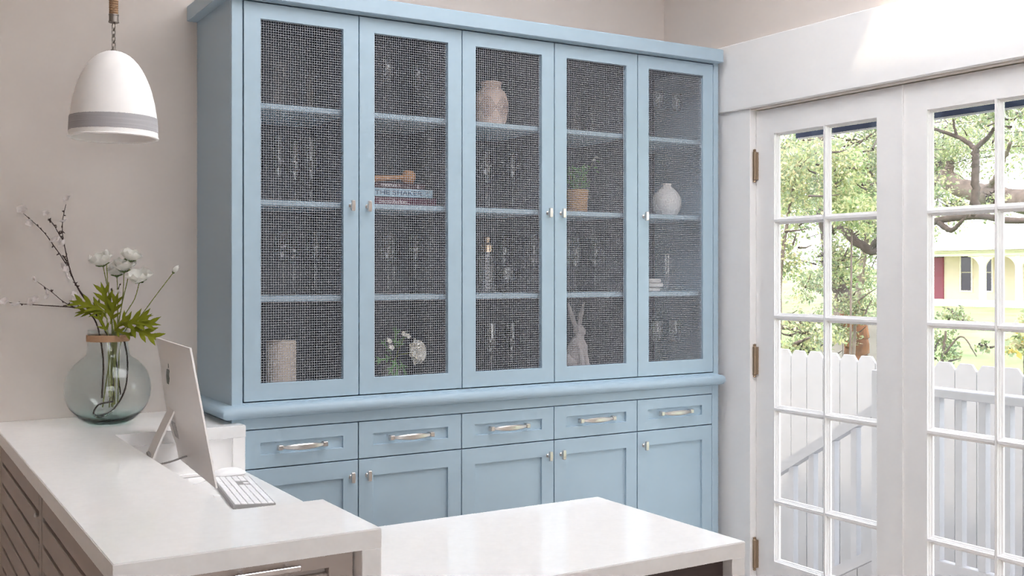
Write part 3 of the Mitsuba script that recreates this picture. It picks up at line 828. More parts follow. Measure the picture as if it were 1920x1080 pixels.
ny, nz = 41, 31
gy, gz = np.meshgrid(np.linspace(-W_ / 2, W_ / 2, ny), np.linspace(0, H_, nz), indexing='ij')
bv = np.stack([bulge(gy, gz), gy, gz], -1).reshape(-1, 3)
fv = bv.copy()
fv[:, 0] = 0
bf, ff = [], []
for i in range(ny - 1):
    for j in range(nz - 1):
        a = i * nz + j
        bf += [(a, a + nz, a + nz + 1), (a, a + nz + 1, a + 1)]
        ff += [(a + ny * nz, a + nz + 1 + ny * nz, a + nz + ny * nz), (a + ny * nz, a + 1 + ny * nz, a + nz + 1 + ny * nz)]
edge = [i * nz for i in range(ny)] + [(ny - 1) * nz + j for j in range(1, nz)] + [i * nz + nz - 1 for i in range(ny - 2, -1, -1)] + [j for j in range(nz - 2, 0, -1)]
for k in range(len(edge)):
    a, b = edge[k], edge[(k + 1) % len(edge)]
    bf += [(b, a, a + ny * nz), (b, a + ny * nz, b + ny * nz)]
shell = mesh(comp_pt(np.vstack([bv, fv])), bf + ff)
shell.fix_normals()
put('housing', shell, 'm_aluminium', comp, 40, 'silver metal housing')
q = comp_pt([(-0.0008, -W_ / 2 + 0.004, 0.068), (-0.0008, W_ / 2 - 0.004, 0.068), (-0.0008, W_ / 2 - 0.004, H_ - 0.004), (-0.0008, -W_ / 2 + 0.004, H_ - 0.004),
             (0.0006, -W_ / 2 + 0.004, 0.068), (0.0006, W_ / 2 - 0.004, 0.068), (0.0006, W_ / 2 - 0.004, H_ - 0.004), (0.0006, -W_ / 2 + 0.004, H_ - 0.004)])
put('screen', trimesh.convex.convex_hull(q), 'm_black', comp, False, 'black glass front')
# the emblem: a bitten fruit outline with a leaf
body = shapely.union_all([Point(-0.010, 0.002).buffer(0.0155, 20), Point(0.010, 0.002).buffer(0.0155, 20), Point(-0.0075, -0.010).buffer(0.0125, 20), Point(0.0075, -0.010).buffer(0.0125, 20),
                          Polygon([(-0.012, 0.010), (0.012, 0.010), (0.010, -0.015), (-0.010, -0.015)])])
body = body.difference(Point(0.029, 0.004).buffer(0.0125, 20)).difference(Point(0, 0.0215).buffer(0.0055, 12)).difference(Point(0, -0.0255).buffer(0.0045, 12))
leafp = affinity.rotate(Point(-0.001, 0.013).buffer(0.012).intersection(Point(0.011, 0.022).buffer(0.012)), 0)
leafp = affinity.translate(affinity.scale(leafp, 0.85, 0.85), -0.0035, 0.0085)


def on_back(poly, zc, th, s_=1.0):
    m = extrude(affinity.scale(poly, s_, s_, origin=(0, 0)), th).subdivide_to_size(0.008)
    v = m.vertices
    y, z = -v[:, 0], v[:, 1] + zc
    m.vertices = comp_pt(np.stack([bulge(y, z) + v[:, 2] - th * 0.5, y, z], 1))
    m.fix_normals()
    return m


put('emblem', cat(on_back(body, 0.292, 0.0016, 1.05), on_back(leafp, 0.292, 0.0016, 1.05)), 'm_logo', comp, False, 'dark fruit emblem with a bite and a leaf')
put('vent', cat(*[on_back(Polygon([(-0.035, z_), (0.035, z_), (0.035, z_ + 0.0022), (-0.035, z_ + 0.0022)]), 0.0, 0.0012) for z_ in np.arange(0.112, 0.160, 0.0045)]), 'm_grey', comp, False, 'dark vent slots')
ctr = [(0.7520, 1.018), (0.736, 0.985), (0.712, 0.935), (0.692, 0.890), (0.676, 0.845), (0.6660, 0.800), (0.6640, 0.778), (0.6680, 0.766), (0.680, 0.7625), (0.760, 0.7615), (0.850, 0.7610)]
P = smooth_path([(a, 0, b) for a, b in ctr], 60)
nrm = np.gradient(P, axis=0)
nrm = np.stack([-nrm[:, 2], 0 * nrm[:, 0], nrm[:, 0]], 1)
nrm /= np.linalg.norm(nrm, axis=1, keepdims=True)
hw = np.interp(np.arange(len(P)), [0, 18, len(P) - 1], [0.034, 0.038, 0.070])
sv, sf = [], []
for p, n_, h in zip(P, nrm, hw):
    for y, k in ((-h, -1), (h, -1), (h, 1), (-h, 1)):
        sv.append((p[0] + n_[0] * 0.0026 * k, CY - 0.005 + y, p[2] + n_[2] * 0.0026 * k))
for k in range(len(P) - 1):
    for j in range(4):
        a, b = 4 * k + j, 4 * k + (j + 1) % 4
        sf += [(a, b, b + 4), (a, b + 4, a + 4)]
e = 4 * (len(P) - 1)
sf += [(0, 2, 1), (0, 3, 2), (e, e + 1, e + 2), (e, e + 2, e + 3)]
st = mesh(sv, sf)
st.fix_normals()
put('stand', st, 'm_aluminium', comp, 40, 'bent silver stand')
put('cable_hole', moved(lathe([(0, -0.004), (0.016, -0.004), (0.017, -0.0030), (0.017, 0.0030), (0.016, 0.004), (0, 0.004)], 24), 0.6890, CY - 0.005, 0.8820, ry=PI / 2 - 0.42), 'm_grey', comp, 30, 'round cable hole in the stand')
put('power_cable', tube(smooth_path([(0.786, 3.04, 0.882), (0.760, 3.03, 0.878), (0.725, 3.02, 0.872), (0.700, 3.03, 0.868), (0.684, 3.06, 0.872)], 24), 0.0026, 8), 'm_grey', comp, True, 'grey power cable')

pr('m_plate_shaded', (0.27, 0.265, 0.265), 0.45)  # silver taken darker, shade in the key gaps is in this colour
kb = thing('keyboard', 'flat white keyboard with a silver edge on the desk in front of the computer', 'keyboard')
K0, K1, KL = np.array([0.8560, 2.846]), np.array([0.918, 3.292]), 0.0


def kbp(u, v, z):
    """u along the long side from the near end, v from the back edge towards the user."""
    du = (K1 - K0) / np.linalg.norm(K1 - K0)
    dv = np.array([du[1], -du[0]])
    p = K0 + du * u + dv * v
    return (p[0], p[1], z)


def kblock(u0, u1, v0, v1, z0a, z0b, z1a, z1b, b=0.0):
    pts = []
    for u, v, za, zb in ((u0, v0, z0a, z1a), (u1, v0, z0a, z1a), (u1, v1, z0b, z1b), (u0, v1, z0b, z1b)):
        pts.append(kbp(u, v, za))
        pts.append(kbp(u + b * (1 if u == u0 else -1), v + b * (1 if v == v0 else -1), zb))
    return trimesh.convex.convex_hull(np.array(pts))


KLEN, KW = 0.430, 0.115
tb, tf = 0.7705, 0.7650
put('plate', kblock(0, KLEN, 0, KW, 0.7585, 0.7585, tb, tf), 'm_plate_shaded', kb, False, 'silver base plate darkened for the shade between keys')


def ktop(v):
    return tb + (tf - tb) * v / KW


def key_row(v0, v1, spans):
    for a, b in spans:
        z0a, z0b = ktop(v0) - 0.0004, ktop(v1) - 0.0004
        put('key', kblock(a, b, v0, v1, z0a, z0b, z0a + 0.0024, z0b + 0.0024, 0.0006), 'm_plastic', kb)


rows_v = [0.0050 + 0.0182 * k for k in range(6)]
for k, v0 in enumerate(rows_v):
    v1 = v0 + 0.0158
    sp, u = [], 0.004
    while u < 0.275:
        w_ = 0.0166 if not (k == 5 and 0.06 < u < 0.07) else 0.0166
        if k == 5 and len(sp) == 3:
            w_ = 0.104
        sp.append((u, min(u + w_, 0.2775)))
        u += w_ + 0.0024
    nav = [0.2825, 0.3015, 0.3205]
    if k in (0, 1, 2):
        sp += [(a, a + 0.0166) for a in nav]
    elif k == 4:
        sp += [(nav[1], nav[1] + 0.0166)]
    elif k == 5:
        sp += [(a, a + 0.0166) for a in nav]
    sp += [(a, a + 0.0166) for a in (0.3450, 0.3640, 0.3830, 0.4020)]
    key_row(v0, v1, sp)
put('plug', cat(box(0.843, 0.862, 2.985, 2.997, 0.766, 0.772, 0.001)), 'm_plastic', kb, False, 'small white plug at the back edge')
put('cable', tube(smooth_path([(0.846, 2.991, 0.769), (0.820, 2.985, 0.766), (0.780, 2.975, 0.762), (0.73, 2.99, 0.7605)], 20), 0.0017, 6), 'm_plastic', kb, True, 'thin white cable')
single('charging_cable', cat(tube(smooth_path([(0.885, 3.14, 0.7605), (0.884, 3.17, 0.772), (0.893, 3.20, 0.783), (0.885, 3.225, 0.770), (0.850, 3.235, 0.7605), (0.800, 3.23, 0.7603), (0.720, 3.29, 0.7603)], 40), 0.0018, 7)),
       'm_plastic', 'thin white cable looping on the desk behind the keyboard', 'cable', None, True)
mo = thing('mouse', 'white rounded mouse at the far end of the keyboard', 'mouse')
mv = trimesh.creation.icosphere(subdivisions=3, radius=1.0)
v = mv.vertices
h_ = np.where(v[:, 2] > 0, v[:, 2] * (1 - 0.25 * v[:, 0] ** 2), 0.0)
mv.vertices = np.stack([np.sign(v[:, 0]) * np.abs(v[:, 0]) ** 0.85 * 0.056, np.sign(v[:, 1]) * np.abs(v[:, 1]) ** 0.8 * 0.0285, h_ * 0.021], 1)
put('top_shell', moved(mv, 0.985, 3.325, 0.7635, rz=0.06), 'm_plastic', mo, True, 'glossy white top')
bs = mv.copy()
bs.vertices[:, 2] *= 0.24
put('base', moved(bs, 0.985, 3.325, 0.7590, rz=0.06, s=0.985), 'm_aluminium', mo, True, 'silver underside')

# ------------------------------------------------------------------ things on the cabinet shelves
S1, S2, S3, S4 = 1.9733, 1.6483, 1.3223, 0.9973


def stem_glass(H, Rb, Hb, Rt=None, foot=None, base_w=0.45):
    """A stemmed glass: height, widest bowl radius, bowl height, rim radius. Returns the thin-walled bowl and the solid stem with its foot."""
    Rt = Rt or Rb * 0.8
    foot = foot or Rb * 0.95
    z0 = H - Hb
    bowl = [(0.0022, z0 + 0.001), (Rb * base_w * 0.62, z0 + 0.022 * Hb), (Rb * base_w, z0 + 0.07 * Hb), (Rb * 0.86, z0 + 0.24 * Hb), (Rb, z0 + 0.42 * Hb), (Rb * 0.985, z0 + 0.60 * Hb), ((Rb + Rt) / 2, z0 + 0.80 * Hb), (Rt, H)]
    stem = [(0, 0), (foot, 0), (foot, 0.0014), (foot * 0.45, 0.0030), (0.0050, 0.008), (0.0034, 0.020), (0.0032, z0 * 0.6), (0.0042, z0 - 0.006), (0.0022, z0 + 0.0008), (0, z0 + 0.0008)]
    rim = ring(Rt - 0.0008, 0.0011, 30, 6)
    bowl = dense(bowl, 36)
    inn = [(max(r - 0.0018, 0.0004), z + (0.0012 if k < 3 else 0.0)) for k, (r, z) in enumerate(bowl)][::-1]
    return {'bowl': lathe([(0.0, bowl[0][1])] + bowl + inn + [(0.0, inn[-1][1])], 36), 'stem': lathe(dense(stem[:-1], 44) + [stem[-1]], 20), 'rim': moved(rim, z=H, rx=PI / 2)}


def scaled(g, sx, sz):
    if isinstance(g, dict):
        return {k: scaled(v, sx, sz) for k, v in g.items()}
    g = g.copy()
    g.apply_scale([sx, sx, sz])
    return g


def tumbler(H, Rb, Rt, w=0.0018, bottom=0.008):
    """A straight glass: a thin wall on a solid base."""
    return {'wall': lathe([(Rb, bottom), (Rb + (Rt - Rb) * 0.5, bottom + (H - bottom) * 0.5), (Rt, H)], 40), 'base': lathe([(0, 0), (Rb - 0.001, 0), (Rb, 0.001), (Rb, bottom - 0.0002), (0, bottom - 0.0002)], 30),
            'rim': moved(ring(Rt, w * 0.45, 36, 6), z=H, rx=PI / 2)}


def glass(name, g, x, y, z, label, cat_, group):
    t = thing(name, label, cat_, group)
    for k, m in g.items():
        put(k, moved(m, x, y, z), 'm_pane' if k in ('wall',) else 'm_glass', t, 45)


GW, GF, GT = 'wine glasses behind the mesh doors', 'champagne flutes behind the mesh doors', 'tumblers behind the mesh doors'
# bay of the birch candle
glass('tumbler', tumbler(0.165, 0.030, 0.034), 1.245, 3.60, S1, 'tall straight glass on the top shelf over the row of flutes', 'glass', GT)
glass('tumbler', tumbler(0.150, 0.036, 0.041), 1.372, 3.63, S1, 'wider glass right of the tall straight glass on the top shelf', 'glass', GT)
flute = stem_glass(0.235, 0.0205, 0.150, 0.0165, 0.026, 0.5)
for x, y, s_, lb in ((1.172, 3.62, 0.93, 'flute half hidden by the door frame on the shelf under the two tumblers'),
                     (1.246, 3.60, 1.0, 'flute with the brightest edge on the shelf under the two tumblers'),
                     (1.313, 3.62, 0.95, 'second flute from the door handle side on the shelf under the two tumblers'),
                     (1.366, 3.60, 1.0, 'flute nearest the door handle on the shelf under the two tumblers')):
    m = scaled(flute, 1, s_)
    glass('champagne_flute', m, x, y, S2, lb, 'glass', GF)
wine = stem_glass(0.226, 0.0335, 0.105, 0.0285, 0.034, 0.62)
glass('wine_glass', wine, 1.262, 3.60, S3, 'round wine glass on the shelf above the birch candle, first from the corner post', 'glass', GW)
m = scaled(wine, 0.8, 0.92)
glass('wine_glass', m, 1.336, 3.70, S3, 'smaller wine glass at the back between two round ones above the birch candle', 'glass', GW)
glass('wine_glass', wine, 1.389, 3.62, S3, 'round wine glass on the shelf above the birch candle, nearest the mesh edge', 'glass', GW)
glass('wine_glass', m, 1.178, 3.68, S3, 'wine glass almost hidden behind the door stile above the birch candle', 'glass', GW)
cd = thing('candle', 'thick birch-bark pillar candle on the bottom shelf', 'candle')
put('body', moved(lathe([(0, 0), (0.050, 0), (0.0515, 0.002), (0.0512, 0.080), (0.0518, 0.160), (0.050, 0.166), (0.036, 0.168), (0.010, 0.164), (0, 0.164)], 40), 1.249, 3.585, S4), 'm_birch', cd, 40)
put('wick', moved(lathe([(0, 0), (0.0012, 0), (0.0012, 0.012), (0, 0.012)], 8), 1.249, 3.585, S4 + 0.162), 'm_twig', cd)

# bay of the books
goblet = stem_glass(0.225, 0.0265, 0.090, 0.0215, 0.034, 0.7)
glass('wine_glass', goblet, 1.660, 3.60, S1, 'wine glass above the books, first from the door knob', 'glass', GW)
glass('wine_glass', goblet, 1.805, 3.63, S1, 'wine glass above the books, farther from the door knob', 'glass', GW)


def book(label, x0, x1, y0, y1, z0, z1, cover, spine_parts, name='book'):
    b = thing(name, label, 'book', 'books lying in a stack')
    put('cover', cat(box(x0, x1, y0, y0 + 0.003, z0, z1, 0.001), box(x0, x1, y0 + 0.003, y1, z0, z0 + 0.0025, 0.0008), box(x0, x1, y0 + 0.003, y1, z1 - 0.0025, z1, 0.0008)), cover, b)
    put('pages', box(x0 + 0.004, x1 - 0.004, y0 + 0.0035, y1 - 0.004, z0 + 0.0028, z1 - 0.0028, 0), 'm_paper', b)
    for txt, tx, tz, h, mat, bold, stretch in spine_parts:
        t = meshkit.text_mesh(txt, h, 0.0006, bold)
        t.apply_scale([stretch, 1, 1])
        t = moved(t, tx, y0 + 0.0002, tz, rx=PI / 2)
        put('lettering', t, mat, b, False, 'printed spine lettering')
    return b


BY = 3.562
book('dark plum book at the bottom of the stack with a script title', 1.500, 1.848, BY, BY + 0.22, S2 + 0.0003, S2 + 0.0343, 'm_book_plum',
     [('Secret Recipes', 1.612, S2 + 0.012, 0.0125, 'm_print', False, 0.95)])
book('light blue book with dark capitals in the middle of the stack', 1.505, 1.832, BY - 0.004, BY + 0.215, S2 + 0.0346, S2 + 0.0660, 'm_book_blue',
     [('THE SHAKER', 1.592, S2 + 0.0425, 0.0155, 'm_ink', True, 1.45)])
bb = book('dark thin book lettered COCKTAILS on top of the stack', 1.510, 1.800, BY, BY + 0.20, S2 + 0.0663, S2 + 0.0863, 'm_book_dark',
          [('COCKTAILS', 1.618, S2 + 0.0722, 0.0085, 'm_print', True, 1.15)])
put('mark', box(1.768, 1.773, BY - 0.0006, BY + 0.0005, S2 + 0.069, S2 + 0.084, 0), 'm_print', bb)
ml = thing('mallet', 'small round-headed wooden mallet lying on the stack of books', 'mallet')
ax = np.array([1.700, 3.600, S2 + 0.111])
put('handle', place(lathe(dense([(0, -0.005), (0.006, -0.004), (0.0085, 0.01), (0.010, 0.06), (0.0125, 0.13), (0.0135, 0.170), (0.010, 0.184), (0, 0.187)], 30), 20),
                    np.array([1.735, 3.605, S2 + 0.1125]), (-1, 0.05, -0.075)), 'm_mallet', ml, True, 'turned wooden handle')
put('head', moved(lathe(dense([(0, -0.0265), (0.012, -0.0260), (0.020, -0.022), (0.0255, -0.012), (0.027, 0.0), (0.0255, 0.012), (0.020, 0.022), (0.012, 0.0260), (0, 0.0265)], 30), 24), 1.752, 3.606, S2 + 0.1134, ry=0.25),
    'm_mallet', ml, True, 'round wooden head')
glass('wine_glass', wine, 1.667, 3.60, S3, 'wine glass with a bright edge on the shelf under the books', 'glass', GW)
m = scaled(wine, 0.8, 0.93)
glass('wine_glass', m, 1.742, 3.71, S3, 'wine glass at the back between two others under the books', 'glass', GW)
m = scaled(wine, 0.85, 0.98)
glass('wine_glass', m, 1.796, 3.63, S3, 'wine glass on the shelf under the books, farthest from the door knob', 'glass', GW)
pe = thing('peony_bouquet', 'low bunch with one large white peony and green leaves on the bottom shelf', 'flowers')
PC = np.array([1.742, 3.560, S4 + 0.108])
put('holder', moved(lathe([(0, 0), (0.034, 0), (0.038, 0.004), (0.040, 0.045), (0.035, 0.060), (0.032, 0.060), (0.036, 0.045), (0.034, 0.006), (0, 0.005)], 30), 1.685, 3.610, S4), 'm_grey', pe, 40, 'small grey pot')
for q in range(5):
    for k in range(7 - q):
        a = 2 * PI * (k + 0.5 * q) / (7 - q) + rng.uniform(-0.1, 0.1)
        p = moved(petal(0.052 - 0.006 * q, 0.046 - 0.004 * q, 0.35 + 0.33 * q), rz=a)
        put('petal', place(p, PC, (0.55, -0.75, 0.10)), 'm_peony', pe, True)
for (x, y, z, dx, dy, dz, L) in ((1.690, 3.585, 0.085, -0.5, -0.6, -0.5, 0.085), (1.700, 3.575, 0.080, 0.25, -0.5, -0.85, 0.085), (1.675, 3.590, 0.09, -0.9, -0.3, -0.1, 0.075), (1.690, 3.600, 0.120, 0.1, -0.2, 1.0, 0.085),
                                 (1.700, 3.600, 0.125, 0.55, -0.2, 0.8, 0.070), (1.680, 3.60, 0.10, -0.5, -0.1, 0.7, 0.070), (1.69, 3.58, 0.075, -0.2, -0.6, -0.75, 0.075)):
    put('leaf', leaf_on(L, np.array([x, y, S4 + z]), (dx, dy, dz), np.array([0.1, -0.9, 0.3]), 0.2, 2, 0.34), 'm_green_leaf', pe, 40)
for (x, y, z) in ((1.655, 3.575, 0.150), (1.662, 3.570, 0.125), (1.720, 3.585, 0.172), (1.734, 3.580, 0.165)):
    put('floret', place(cat(*flower_head(0.013, 5, 0.6)), np.array([x, y, S4 + z]), (0.1, -0.8, 0.5)), 'm_peony', pe, True)
put('stem', cat(tube(smooth_path([(1.685, 3.610, S4 + 0.03), (1.700, 3.600, S4 + 0.09), (1.735, 3.568, S4 + 0.105)], 12), 0.0025, 6), tube(smooth_path([(1.68, 3.61, S4 + 0.03), (1.672, 3.595, S4 + 0.10), (1.657, 3.578, S4 + 0.148)], 12), 0.0015, 6),
                tube(smooth_path([(1.69, 3.61, S4 + 0.03), (1.705, 3.6, S4 + 0.11), (1.728, 3.584, S4 + 0.165)], 12), 0.0015, 6)), 'm_stem', pe, True)

# bay of the patterned vase
pv = thing('patterned_vase', 'pale pink round vase carved with nested diamonds on the top shelf', 'vase')
vp_ = dense([(0, 0), (0.046, 0.0), (0.052, 0.004), (0.062, 0.040), (0.067, 0.080), (0.066, 0.110), (0.058, 0.140), (0.046, 0.153), (0.0405, 0.158), (0.040, 0.170), (0.043, 0.182), (0.042, 0.185),
             (0.037, 0.182), (0.035, 0.165), (0.038, 0.155)], 70)
put('body', moved(lathe(vp_ + [(0.0, 0.12)], 56), 2.122, 3.620, S1), 'm_pink', pv, 50)
vo = np.array([p for p in vp_ if p[1] <= 0.150])


def vase_r(z):
    return np.interp(z, vo[:, 1], vo[:, 0])


strips = []
for c_ in range(6):                                        # six columns of diamonds round the belly
    th0 = -PI / 2 + 0.30 + c_ * PI / 3
    for ringk in range(1, 6):
        hz, ha = 0.0105 * ringk, 0.105 * ringk
        for sa, sb in ((1, 1), (-1, 1), (1, -1), (-1, -1)):
            t = np.linspace(0, 1, 9)
            z_ = 0.079 + sb * hz * (1 - t)
            th = th0 + sa * ha * t
            if ringk == 5:
                z_ = z_[2:]; th = th[2:]
            keep = (z_ > 0.028) & (z_ < 0.132)
            if keep.sum() < 3:
                continue
            z_, th = z_[keep], th[keep]
            r_ = vase_r(z_) + 0.0002
            strips.append(tube(np.stack([r_ * np.cos(th), r_ * np.sin(th), z_], 1), 0.0013, 5))
    for dz in (-0.0035, 0.0035, 0.0):
        th = np.linspace(th0 - 0.05, th0 + 0.05, 4)
        r_ = vase_r(0.079 + dz) + 0.0002
        strips.append(tube(np.stack([r_ * np.cos(th), r_ * np.sin(th), 0 * th + 0.079 + dz], 1), 0.0016, 5))
put('diamond_pattern', moved(cat(*strips), 2.122, 3.620, S1), 'm_groove', pv, True, 'brown nested diamond lines', 'stuff')
g3 = stem_glass(0.235, 0.0265, 0.110, 0.021, 0.032, 0.6)
glass('wine_glass', g3, 2.089, 3.60, S2, 'tall wine glass under the patterned vase, first from the books', 'glass', GW)
m = scaled(g3, 0.85, 0.92)
glass('wine_glass', m, 2.160, 3.70, S2, 'wine glass at the back between two others under the patterned vase', 'glass', GW)
glass('wine_glass', g3, 2.218, 3.61, S2, 'tall wine glass under the patterned vase, nearest the rabbit side', 'glass', GW)
sk = thing('cocktail_shaker', 'cut glass cocktail shaker with a brass top', 'cocktail shaker')
pr_ = [(0, 0.0), (0.036, 0.0), (0.038, 0.004)]
for k in range(12):
    z_ = 0.008 + 0.0125 * k
    pr_ += [(0.0385, z_), (0.0365, z_ + 0.006)]
pr_ += [(0.030, 0.160), (0.024, 0.163), (0.024, 0.160), (0.031, 0.150), (0.033, 0.012), (0, 0.012)]
put('body', moved(lathe(pr_, 14), 2.089, 3.595, S3), 'm_glass', sk, False, 'cut clear glass body')
put('cap', moved(lathe(dense([(0, 0), (0.025, 0.0), (0.0255, 0.004), (0.0255, 0.024), (0.022, 0.032), (0.0150, 0.038), (0.0125, 0.040), (0.0125, 0.044), (0.0140, 0.047), (0.0140, 0.056), (0.012, 0.060), (0, 0.061)], 50), 28),
                  2.089, 3.595, S3 + 0.1605), 'm_brass', sk, 40, 'polished brass cap')
glass('coupe_glass', stem_glass(0.100, 0.038, 0.058, 0.038, 0.034, 0.25), 2.172, 3.575, S3, 'low cone-shaped glass right of the cocktail shaker', 'glass', None)
flute2 = stem_glass(0.228, 0.0205, 0.125, 0.0165, 0.028, 0.5)
glass('champagne_flute', flute2, 2.222, 3.68, S3, 'champagne flute behind the low cone-shaped glass', 'glass', GF)
glass('champagne_flute', scaled(flute2, 0.85, 1.0), 2.249, 3.505, S3, 'champagne flute half cut off by the stile in the cocktail shaker row', 'glass', GF)
g4 = stem_glass(0.205, 0.0265, 0.120, 0.022, 0.031, 0.55)
glass('wine_glass', g4, 2.112, 3.60, S4, 'tulip glass on the bottom shelf under the cocktail shaker', 'glass', GW)
m = scaled(g4, 0.85, 0.98)
glass('wine_glass', m, 2.170, 3.70, S4, 'tulip glass at the back of the bottom shelf under the cocktail shaker row', 'glass', GW)
glass('wine_glass', g4, 2.214, 3.61, S4, 'tulip glass on the bottom shelf nearest the rabbit figure', 'glass', GW)

# bay of the rabbit
glass('tumbler', tumbler(0.140, 0.023, 0.0195), 2.520, 3.61, S1, 'slim tumbler over the wicker planter, nearer the door knob', 'glass', GT)
glass('tumbler', tumbler(0.140, 0.023, 0.0195), 2.620, 3.62, S1, 'slim tumbler right of its twin over the wicker planter', 'glass', GT)
pl = thing('potted_plant', 'small leafy green plant in a woven wicker pot', 'plant')
ppx, ppy = 2.527, 3.605
wv = []
for k in range(13):
    z_ = 0.004 + 0.0075 * k
    r_ = 0.038 + 0.006 * z_ / 0.1
    th = np.linspace(0, 2 * PI, 49)
    rr = r_ + 0.0016 * np.cos(12 * th + (k % 2) * PI)
    wv.append(tube(np.stack([rr * np.cos(th), rr * np.sin(th), 0 * th + z_], 1), 0.0039, 6, False))
put('pot', moved(cat(lathe([(0, 0), (0.036, 0), (0.041, 0.098), (0.037, 0.098), (0.034, 0.085), (0, 0.085)], 24), *wv), ppx, ppy, S2), 'm_wicker', pl, 40, 'woven wicker pot')
fol = []
for k in range(260):
    a, r_, z_ = rng.uniform(0, 2 * PI), 0.050 * math.sqrt(rng.uniform()), rng.uniform(0.092, 0.195)
    r_ *= 1.05 - 0.5 * ((z_ - 0.135) / 0.07) ** 2
    d = rng.normal(size=3) + [0, 0, 0.4]
    fol.append(leaf_blade := place(petal(rng.uniform(0.009, 0.015), 0.008, 0.15, 2, 2), np.array([ppx + r_ * math.cos(a), ppy + r_ * math.sin(a), S2 + z_]), d))
put('foliage', cat(*fol), 'm_green_leaf', pl, True, 'small green leaves', 'stuff')
tw = []
for k in range(9):
    a = rng.uniform(0, 2 * PI)
    tw.append(tube(smooth_path([(ppx, ppy, S2 + 0.08), (ppx + 0.02 * math.cos(a), ppy + 0.02 * math.sin(a), S2 + 0.13), (ppx + 0.035 * math.cos(a), ppy + 0.035 * math.sin(a), S2 + 0.175)], 8), 0.0012, 5))
sp_ = smooth_path([(ppx, ppy, S2 + 0.08), (ppx + 0.04, ppy, S2 + 0.16), (ppx + 0.075, ppy, S2 + 0.205), (ppx + 0.092, ppy + 0.01, S2 + 0.238)], 14)
put('stem', cat(tube(sp_, 0.0012, 5), *tw), 'm_stem', pl, True)
for k, (x, z_) in enumerate(((0.078, 0.228), (0.092, 0.240), (0.100, 0.228), (0.085, 0.196), (0.098, 0.186), (0.035, 0.200), (0.05, 0.205))):
    put('leaf', place(petal(0.019, 0.013, 0.15, 3, 3), np.array([ppx + x - 0.004, ppy - 0.004, S2 + z_ - 0.004]), (rng.uniform(-0.5, 0.5), -0.7, 0.6)), 'm_petal' if k in (0, 1, 5) else 'm_green_leaf', pl, True)
glass('champagne_flute', flute2, 2.525, 3.61, S3, 'champagne flute over the rabbit figure, nearer the door knob', 'glass', GF)
glass('champagne_flute', flute2, 2.655, 3.65, S3, 'champagne flute over the rabbit figure, nearer the white round vase', 'glass', GF)
m = scaled(flute2, 0.9, 0.98)
glass('champagne_flute', m, 2.570, 3.73, S3, 'champagne flute at the back between two others over the rabbit figure', 'glass', GF)


def hull(*sph):
    """The hull of spheres (x, y, z, r)."""
    return m3.Manifold.batch_hull([m3.Manifold.sphere(r, 20).translate((x, y, z)) for x, y, z, r in sph])


# rabbit figure: one continuous body, sitting upright and facing the room
rb = thing('rabbit_figure', 'weathered grey stone rabbit figure sitting upright with raised ears', 'figurine')
body_ = hull((0, 0.012, 0.042, 0.043), (0, 0.004, 0.085, 0.041), (0, -0.004, 0.115, 0.031))
body_ += hull((0.030, 0.004, 0.030, 0.027), (0.033, 0.016, 0.050, 0.022)) + hull((-0.030, 0.004, 0.030, 0.027), (-0.033, 0.016, 0.050, 0.022))
body_ += hull((0, -0.008, 0.120, 0.022), (0, -0.014, 0.160, 0.021))
body_ += hull((0, -0.010, 0.166, 0.024), (0, -0.030, 0.158, 0.0145))
for s_ in (-1, 1):
    body_ += hull((s_ * 0.015, -0.024, 0.105, 0.013), (s_ * 0.013, -0.036, 0.060, 0.0100)) + hull((s_ * 0.013, -0.036, 0.060, 0.0100), (s_ * 0.013, -0.040, 0.011, 0.0090), (s_ * 0.013, -0.052, 0.010, 0.0080))
    body_ += hull((s_ * 0.032, -0.012, 0.013, 0.013), (s_ * 0.031, -0.046, 0.010, 0.0095))
    body_ += hull((s_ * 0.010, 0.000, 0.178, 0.0085), (s_ * 0.026, 0.006, 0.225, 0.0110)) + hull((s_ * 0.026, 0.006, 0.225, 0.0110), (s_ * 0.047, 0.006, 0.276, 0.0040))
body_ += hull((0, 0.052, 0.030, 0.013))
body_ = body_.refine_to_length(0.006).to_mesh()
rm = trimesh.Trimesh(body_.vert_properties[:, :3], body_.tri_verts, process=True)
trimesh.smoothing.filter_taubin(rm, 0.5, 0.53, 14)
rm.vertices += rm.vertex_normals * ((meshkit.fbm(rm.vertices * 130, 3, 4) - 0.5) * 0.0030)[:, None]
rm.vertices[:, 2] -= rm.vertices[:, 2].min()
put('body', moved(rm, 2.525, 3.600, S4, rz=0.20), 'm_stone', rb, True)
put('eye', moved(cat(moved(trimesh.creation.icosphere(2, 0.0035), 0.0185, -0.026, 0.168), moved(trimesh.creation.icosphere(2, 0.0035), -0.0185, -0.026, 0.168)), 2.525, 3.600, S4, rz=0.20), 'm_grey', rb, True)

# bay of the white vase
g5 = stem_glass(0.222, 0.0245, 0.078, 0.0195, 0.032, 0.7)
glass('wine_glass', g5, 2.957, 3.60, S1, 'wine glass over the white round vase, nearer the door knob', 'glass', GW)
glass('wine_glass', g5, 3.072, 3.61, S1, 'wine glass over the white round vase, nearer the glazed doors', 'glass', GW)
wvz = dense([(0, 0), (0.036, 0), (0.042, 0.003), (0.058, 0.028), (0.0645, 0.058), (0.061, 0.084), (0.046, 0.108), (0.028, 0.124), (0.0195, 0.132), (0.0185, 0.138), (0.0205, 0.144), (0.0190, 0.1455), (0.0165, 0.142),
             (0.0160, 0.132)], 60)
ri = []
for (r_, z_) in wvz:
    ri.append((r_ + (0.0006 * math.cos(z_ * 2 * PI / 0.0055) if 0.01 < z_ < 0.122 else 0), z_))
single('white_vase', moved(lathe(ri + [(0, 0.120)], 48), 3.004, 3.60, S2 + 0.0002), 'm_ceramic', 'white ribbed round vase with a narrow neck', 'vase', None, True)
